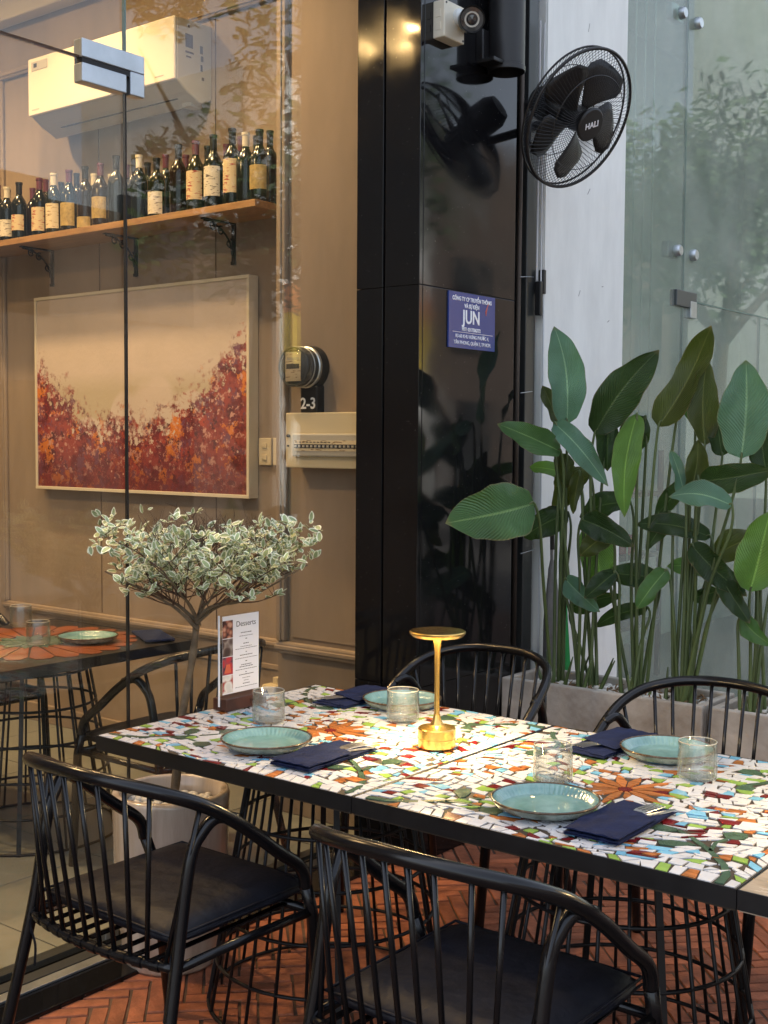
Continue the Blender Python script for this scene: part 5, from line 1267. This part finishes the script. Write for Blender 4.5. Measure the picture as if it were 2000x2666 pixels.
def leaf_mat(nm, c, c2, gloss=.35):
    m = mat(nm, c, gloss, 0, .5); t = m.node_tree; p = t.nodes['Principled BSDF']
    uv = t.nodes.new('ShaderNodeUVMap'); sx = t.nodes.new('ShaderNodeSeparateXYZ'); t.links.new(uv.outputs[0], sx.inputs[0])
    def mth(op,a,b=None,c_=None):
        n = t.nodes.new('ShaderNodeMath'); n.operation = op
        for i,v in enumerate((a,b,c_)):
            if v is None: continue
            if isinstance(v,(int,float)): n.inputs[i].default_value = v
            else: t.links.new(v, n.inputs[i])
        return n.outputs[0]
    av = mth('ABSOLUTE', mth('SUBTRACT', sx.outputs['Y'], .5)); ph_ = mth('MULTIPLY_ADD', sx.outputs['X'], 26., mth('MULTIPLY', av, -16.))
    vein = mth('SINE', mth('MULTIPLY', ph_, 6.2832)); 
    nz = t.nodes.new('ShaderNodeTexNoise'); nz.inputs['Scale'].default_value = 14; nz.inputs['Detail'].default_value = 5; t.links.new(uv.outputs[0], nz.inputs[0])
    rp = t.nodes.new('ShaderNodeMapRange'); rp.inputs[1].default_value = -1.6; rp.inputs[2].default_value = 2.6; t.links.new(mth('ADD', mth('MULTIPLY', vein, .55), mth('MULTIPLY', nz.outputs['Fac'], 2.0)), rp.inputs[0])
    mx = t.nodes.new('ShaderNodeMix'); mx.data_type = 'RGBA'; t.links.new(rp.outputs[0], mx.inputs[0]); mx.inputs[6].default_value = (*c,1); mx.inputs[7].default_value = (*c2,1)
    rib = t.nodes.new('ShaderNodeMapRange'); rib.inputs[1].default_value = .012; rib.inputs[2].default_value = .03; rib.inputs[3].default_value = 1; rib.inputs[4].default_value = 0; t.links.new(av, rib.inputs[0])
    m2 = t.nodes.new('ShaderNodeMix'); m2.data_type = 'RGBA'; t.links.new(rib.outputs[0], m2.inputs[0]); t.links.new(mx.outputs[2], m2.inputs[6]); m2.inputs[7].default_value = (c2[0]*2+.03,c2[1]*1.8+.03,c2[2]*1.5+.02,1)
    edge = t.nodes.new('ShaderNodeMapRange'); edge.inputs[1].default_value = .47; edge.inputs[2].default_value = .5; t.links.new(mth('MAXIMUM', av, mth('MULTIPLY', sx.outputs['X'], .503)), edge.inputs[0])
    n = t.nodes.new('ShaderNodeTexNoise'); n.inputs['Scale'].default_value = 7; n.inputs['Detail'].default_value = 4; tc = t.nodes.new('ShaderNodeTexCoord'); t.links.new(tc.outputs['Object'], n.inputs[0])
    hs = t.nodes.new('ShaderNodeHueSaturation'); mr = t.nodes.new('ShaderNodeMapRange'); mr.inputs[1].default_value = .3; mr.inputs[2].default_value = .7; mr.inputs[3].default_value = .7; mr.inputs[4].default_value = 1.25; t.links.new(n.outputs['Fac'], mr.inputs[0]); t.links.new(mr.outputs[0], hs.inputs['Value']); t.links.new(m2.outputs[2], hs.inputs['Color'])
    m3 = t.nodes.new('ShaderNodeMix'); m3.data_type = 'RGBA'; ef = t.nodes.new('ShaderNodeMath'); ef.operation = 'MULTIPLY'; t.links.new(edge.outputs[0], ef.inputs[0]); ef.inputs[1].default_value = .6
    t.links.new(ef.outputs[0], m3.inputs[0]); t.links.new(hs.outputs[0], m3.inputs[6]); m3.inputs[7].default_value = (.28,.20,.10,1); t.links.new(m3.outputs[2], p.inputs['Base Color'])
    b = t.nodes.new('ShaderNodeBump'); b.inputs['Strength'].default_value = .55; b.inputs['Distance'].default_value = .004; t.links.new(vein, b.inputs['Height']); t.links.new(b.outputs[0], p.inputs['Normal'])
    # thin leaf lets light through
    tr = t.nodes.new('ShaderNodeBsdfTranslucent'); tr.inputs[0].default_value = (c[0]*2.2,c[1]*2.2,c[2]*1.0,1); ms = t.nodes.new('ShaderNodeMixShader'); ms.inputs[0].default_value = .28
    out = t.nodes['Material Output']; t.links.new(p.outputs[0], ms.inputs[1]); t.links.new(tr.outputs[0], ms.inputs[2]); t.links.new(ms.outputs[0], out.inputs[0])
    return m
LM = {'g': leaf_mat('calathea_green',(.065,.15,.05),(.10,.20,.075),.22), 'b': leaf_mat('calathea_bluegreen',(.09,.19,.125),(.14,.26,.18),.2),
      'd': leaf_mat('calathea_dark',(.028,.055,.022),(.042,.075,.03),.24), 'o': leaf_mat('calathea_olive',(.055,.075,.018),(.075,.095,.026),.32), 'l': leaf_mat('calathea_light',(.11,.23,.045),(.15,.29,.07),.28)}
stem_m = mat('leaf_stem', (.085,.12,.04), .45, var=.4, vscale=9, aniso_scale=(1,1,.3))
def make_leaf(parent, base, tip, width, mk, roll=0., bend=.12, face=None, fold=.22, shape=.0, wave=0.):
    ax = tip-base; L_ = ax.length; ax.normalize()
    toc = (CAM-(base+tip)/2).normalized(); nrm_ = (toc-ax*toc.dot(ax)).normalized(); nrm_ = Quaternion(ax, roll) @ nrm_
    side = nrm_.cross(ax); nu, nv = 22, 10; vs = []; uvs = []
    ww = width/max(.35, abs(math.cos(roll)))
    lr = random.Random(int(abs(base.x*1e4+tip.z*1e3))); p1_, p2_ = lr.uniform(0,6.28), lr.uniform(0,6.28); tw = lr.uniform(-.35,.35); dr = lr.uniform(.02,.10); sk = lr.uniform(-.05,.05)
    for i in range(nu+1):
        t = i/nu; prf = (math.sin(math.pi*t**(.72+shape)))**.62 if 0 < t < 1 else 0
        if t > .9: prf = prf*(1-.45*(t-.9)/.1)
        h = ww/2*prf+.0008; sd_ = Quaternion(ax, tw*(t-.5)) @ side; nm_ = Quaternion(ax, tw*(t-.5)) @ nrm_
        for j in range(nv+1):
            s = j/nv*2-1; ph2 = p1_ if s < 0 else p2_
            hh_ = h*(1+.05*math.sin(11*t+ph2)+.03*math.sin(23*t+ph2*2)) if abs(s) > .6 else h
            p = base+ax*(L_*t)+sd_*(hh_*s+sk*L_*math.sin(math.pi*t))+nm_*(bend*L_*math.sin(math.pi*t)*.5+fold*abs(s)**1.3*h+wave*h*.34*math.sin(8*t+s*1.5+p1_)*abs(s)**2+.03*h*math.sin(40*t)*abs(s))
            p.z -= dr*L_*t**3
            vs.append(p); uvs.append((t, j/nv))
    b = MB(); b.add([v-parent.location for v in vs], [(i*(nv+1)+j,(i+1)*(nv+1)+j,(i+1)*(nv+1)+j+1,i*(nv+1)+j+1) for i in range(nu) for j in range(nv)])
    me = b.mesh('leaf', LM[mk], True); ul = me.uv_layers.new(name='UVMap')
    for lp_ in me.loops: ul.data[lp_.index].uv = uvs[lp_.vertex_index]
    return link('leaf', me, parent, smooth=True)
YM = YP0+.15
def dpt(x, y, Y): return ony(x*DS, y*DS, Y)
clumps = {}
def clump(key, x, y, label, Y=YM):
    q = onz(x*DS, y*DS, ZP-.04); q = Vector((dpt(x,y,Y).x, Y, ZP-.045)); t = thing('broad_leaf_plant', label, 'plant', q, group='broad leaf plants in the planters'); clumps[key] = t; return t
clump('A', 1205, 1470, 'broad leaf plant clump at the planter end against the white pier')
clump('B', 1268, 1480, 'slender stemmed leaf clump second from the granite column')
clump('C', 1365, 1490, 'thick central leaf clump in the planter abutting the column')
clump('D', 1478, 1490, 'leaf clump at the planter end beside the second planter')
clump('E', 1625, 1500, 'broad leaf plant clump in the second planter')
# key, base(d), tip(d), width px(d), material, roll, Y offset base, Y offset tip, bend, stem foot (d x)
LV = [
 ('A',(1225,917),(1197,690),78,'b',.15,0,.02,.05,1196), ('A',(1205,916),(1172,826),34,'o',.5,.05,.05,.05,1190), ('B',(1284,937),(1424,744),86,'d',.2,-.02,.02,.06,1262),
 ('C',(1422,922),(1537,683),70,'o',-.5,0,.03,-.12,1372), ('D',(1522,962),(1528,770),62,'o',.3,.05,.08,.05,1482), ('D',(1601,990),(1611,772),108,'b',-.1,-.04,-.02,.05,1500),
 ('A',(1212,976),(1074,903),56,'g',.2,-.10,-.34,.08,1200), ('B',(1197,914),(1314,1033),54,'b',-.1,-.08,-.12,.10,1240), ('A',(1212,979),(1225,1048),42,'o',.2,.0,.0,.1,1204),
 ('B',(1312,898),(1312,1012),50,'d',.3,.06,.05,.05,1275), ('C',(1376,893),(1349,1104),60,'l',.1,-.03,-.05,.05,1350), ('A',(1154,1087),(962,1126),122,'g',.15,-.36,-.68,.06,1180),
 ('D',(1492,1064),(1508,938),46,'o',.3,.02,.03,.05,1465), ('D',(1512,1040),(1672,1000),66,'d',.2,-.02,-.05,.10,1478), ('D',(1582,1092),(1444,1062),54,'b',.5,-.10,-.14,.18,1500),
 ('B',(1256,1122),(1370,1166),60,'d',.1,-.08,-.12,.16,1262), ('C',(1318,1148),(1253,1198),50,'o',.1,-.06,-.10,.12,1335), ('C',(1288,1122),(1299,1278),76,'l',.2,.05,.03,.05,1345),
 ('B',(1221,1250),(1296,1318),46,'b',.4,-.04,-.08,.12,1240), ('D',(1536,1160),(1374,1124),50,'d',.3,.04,.02,.12,1505), ('D',(1493,1176),(1614,1280),60,'d',.2,-.02,-.06,.10,1470),
 ('E',(1620,1278),(1664,1084),98,'l',.1,-.05,-.05,.05,1612), ('D',(1502,912),(1478,800),46,'g',.3,.08,.09,.05,1470), ('D',(1481,1084),(1448,968),34,'b',.6,.0,.0,.05,1455),
 ('B',(1252,1018),(1238,1104),28,'o',.4,-.02,-.02,.1,1250), ('E',(1640,1180),(1690,1095),60,'d',.2,.05,.05,.1,1625), ('C',(1395,900),(1330,1010),60,'d',.4,.08,.08,.05,1360), ('D',(1560,985),(1545,880),50,'d',.3,.1,.1,.05,1492),
 ('C',(1330,1235),(1262,1290),44,'d',.3,-.05,-.12,.15,1345), ('D',(1440,1230),(1375,1310),46,'g',.4,-.03,-.08,.15,1440), ('D',(1560,1250),(1620,1340),48,'d',.3,-.05,-.1,.15,1520), ('E',(1600,1330),(1668,1390),40,'g',.4,-.04,-.08,.15,1610), ('C',(1470,860),(1525,788),30,'g',.5,.06,.08,.1,1392), ('E',(1655,1020),(1640,900),60,'d',.3,.06,.08,.1,1630), ('D',(1447,1105),(1395,1180),36,'d',.3,.04,.02,.1,1440)]
xr_ = random.Random(77)
for (k,x0,x1) in (('A',1180,1240),('B',1230,1330),('C',1310,1430),('D',1430,1560),('E',1590,1680)):      # smaller leaves filling the lower half
    for i in range(3 if k != 'A' else 1):
        bx_, by_ = xr_.uniform(x0,x1), xr_.uniform(1000,1330); an = xr_.uniform(-.7,.9)*(1 if xr_.random() < .5 else -1)+(math.pi if xr_.random() < .5 else 0); ln = xr_.uniform(75,130)
        LV.append((k,(bx_,by_),(bx_+ln*math.cos(an),by_+ln*abs(math.sin(an))*xr_.choice([-1,1,1])+12),xr_.uniform(34,60),xr_.choice('ddogbl'),xr_.uniform(.1,.6),xr_.uniform(.02,.10),xr_.uniform(.02,.12),xr_.uniform(.05,.2),(x0+x1)/2))
rr = random.Random(5)
for (k,b0,t0,w_,mk,roll,yb_,yt_,bend,fx) in LV:
    t = clumps[k]; B = dpt(*b0, YM+yb_); Tp = dpt(*t0, YM+yt_); wm = w_*DS/FPX*((B+Tp)/2-CAM).dot(CF)
    lf = make_leaf(t, B, Tp, wm, mk, roll, bend, wave=1.0)
    cxx = t.location.x; ft = Vector((cxx+(dpt(fx,1470,YM+yb_*.3).x-cxx)*.4+rr.uniform(-.02,.02), YM+max(-.08,min(.08,yb_*.3+rr.uniform(-.05,.05))), ZP-.05))
    into = (B-Tp).normalized(); mid = ft.lerp(B,.55)+Vector((rr.uniform(-.01,.01),0,.02)); pre = B.lerp(ft,.12)+into*.015
    L0 = t.location
    pts = spline([ft-L0, mid-L0, pre-L0, B-L0, B.lerp(Tp,.06)-L0], 6); n = len(pts)
    MB().tube(pts, [.0075-.0042*i/n for i in range(n)], 8).build('stem', stem_m, t, smooth=True)
for k, t in clumps.items():            # extra bare stems, sheaths and young spikes
    for i in range(5):
        a = Vector((rr.uniform(-.07,.07), rr.uniform(-.06,.06), 0)); h = rr.choice([.06,.1,.14,.24]); e = a*1.5+Vector((rr.uniform(-.05,.05),rr.uniform(-.03,.03),h))
        MB().tube(spline([a, a.lerp(e,.5), e],4), [.010*(1-.75*j/8) for j in range(9)], 7).build('stem', stem_m, t, smooth=True)

# closed umbrellas leaning behind the plants
q = onx(1187*DS, 1400*DS, -2.55)
um = thing('closed_umbrella', 'closed grey umbrella leaning on the white pier behind the plants', 'umbrella', (-2.56, 4.44, .0))
MB().lathe([(.006,.0),(.006,.06),(.03,.12),(.042,.5),(.034,.8),(.016,1.02),(.007,1.06),(.007,1.16)],14,rib=lambda an,r,z: .18*math.cos(7*an) if .02 < r else 0).xf(Matrix.Rotation(R(-2),4,'Y')).build('canopy', mat('umbrella_grey',(.22,.21,.20),.6,var=.3,vscale=9), um, smooth=True)
MB().tube([(-.036,0,1.1),(-.036,0,1.24),(-.03,.02,1.26)], .009, 8).build('handle', M['black'], um)
ug = thing('green_umbrella', 'slim closed green umbrella beside the grey one on the white pier', 'umbrella', (-2.53, 4.50, .0))
MB().lathe([(.005,.0),(.018,.1),(.024,.55),(.012,1.05),(.006,1.12),(.006,1.3)],12,rib=lambda an,r,z: .2*math.cos(6*an) if .01 < r else 0).xf(Matrix.Rotation(R(-3),4,'Y')).build('canopy', mat('umbrella_green',(.02,.30,.07),.5), ug, smooth=True)

# second lamp of the row, on the plain topped table
l2 = copy_tree(lp); l2.location = (-.62, 2.62, ZT+.0005); l2['label'] = 'lit brass mushroom table lamp on the plain stone table'

for k, (py, ln) in enumerate(((722,.10),(1022,.09),(1437,.11))):
    q = onx(1372, py, -2.668); o = MB().tube(spline([(0,-.05,-.004),(.004,0,.002),(.002,ln-.05,.006)],5), .0016, 5).build('tie_wire', M['steel'], None, smooth=True, loc=(-2.668,q.y,q.z))
    tag(o, ['thin tie wire on the dark strip beside the fan cable plug','thin tie wire on the dark strip above the big leaves','thin tie wire on the dark strip behind the armchair back'][k], 'wire', 'tie wires on the recess strip')
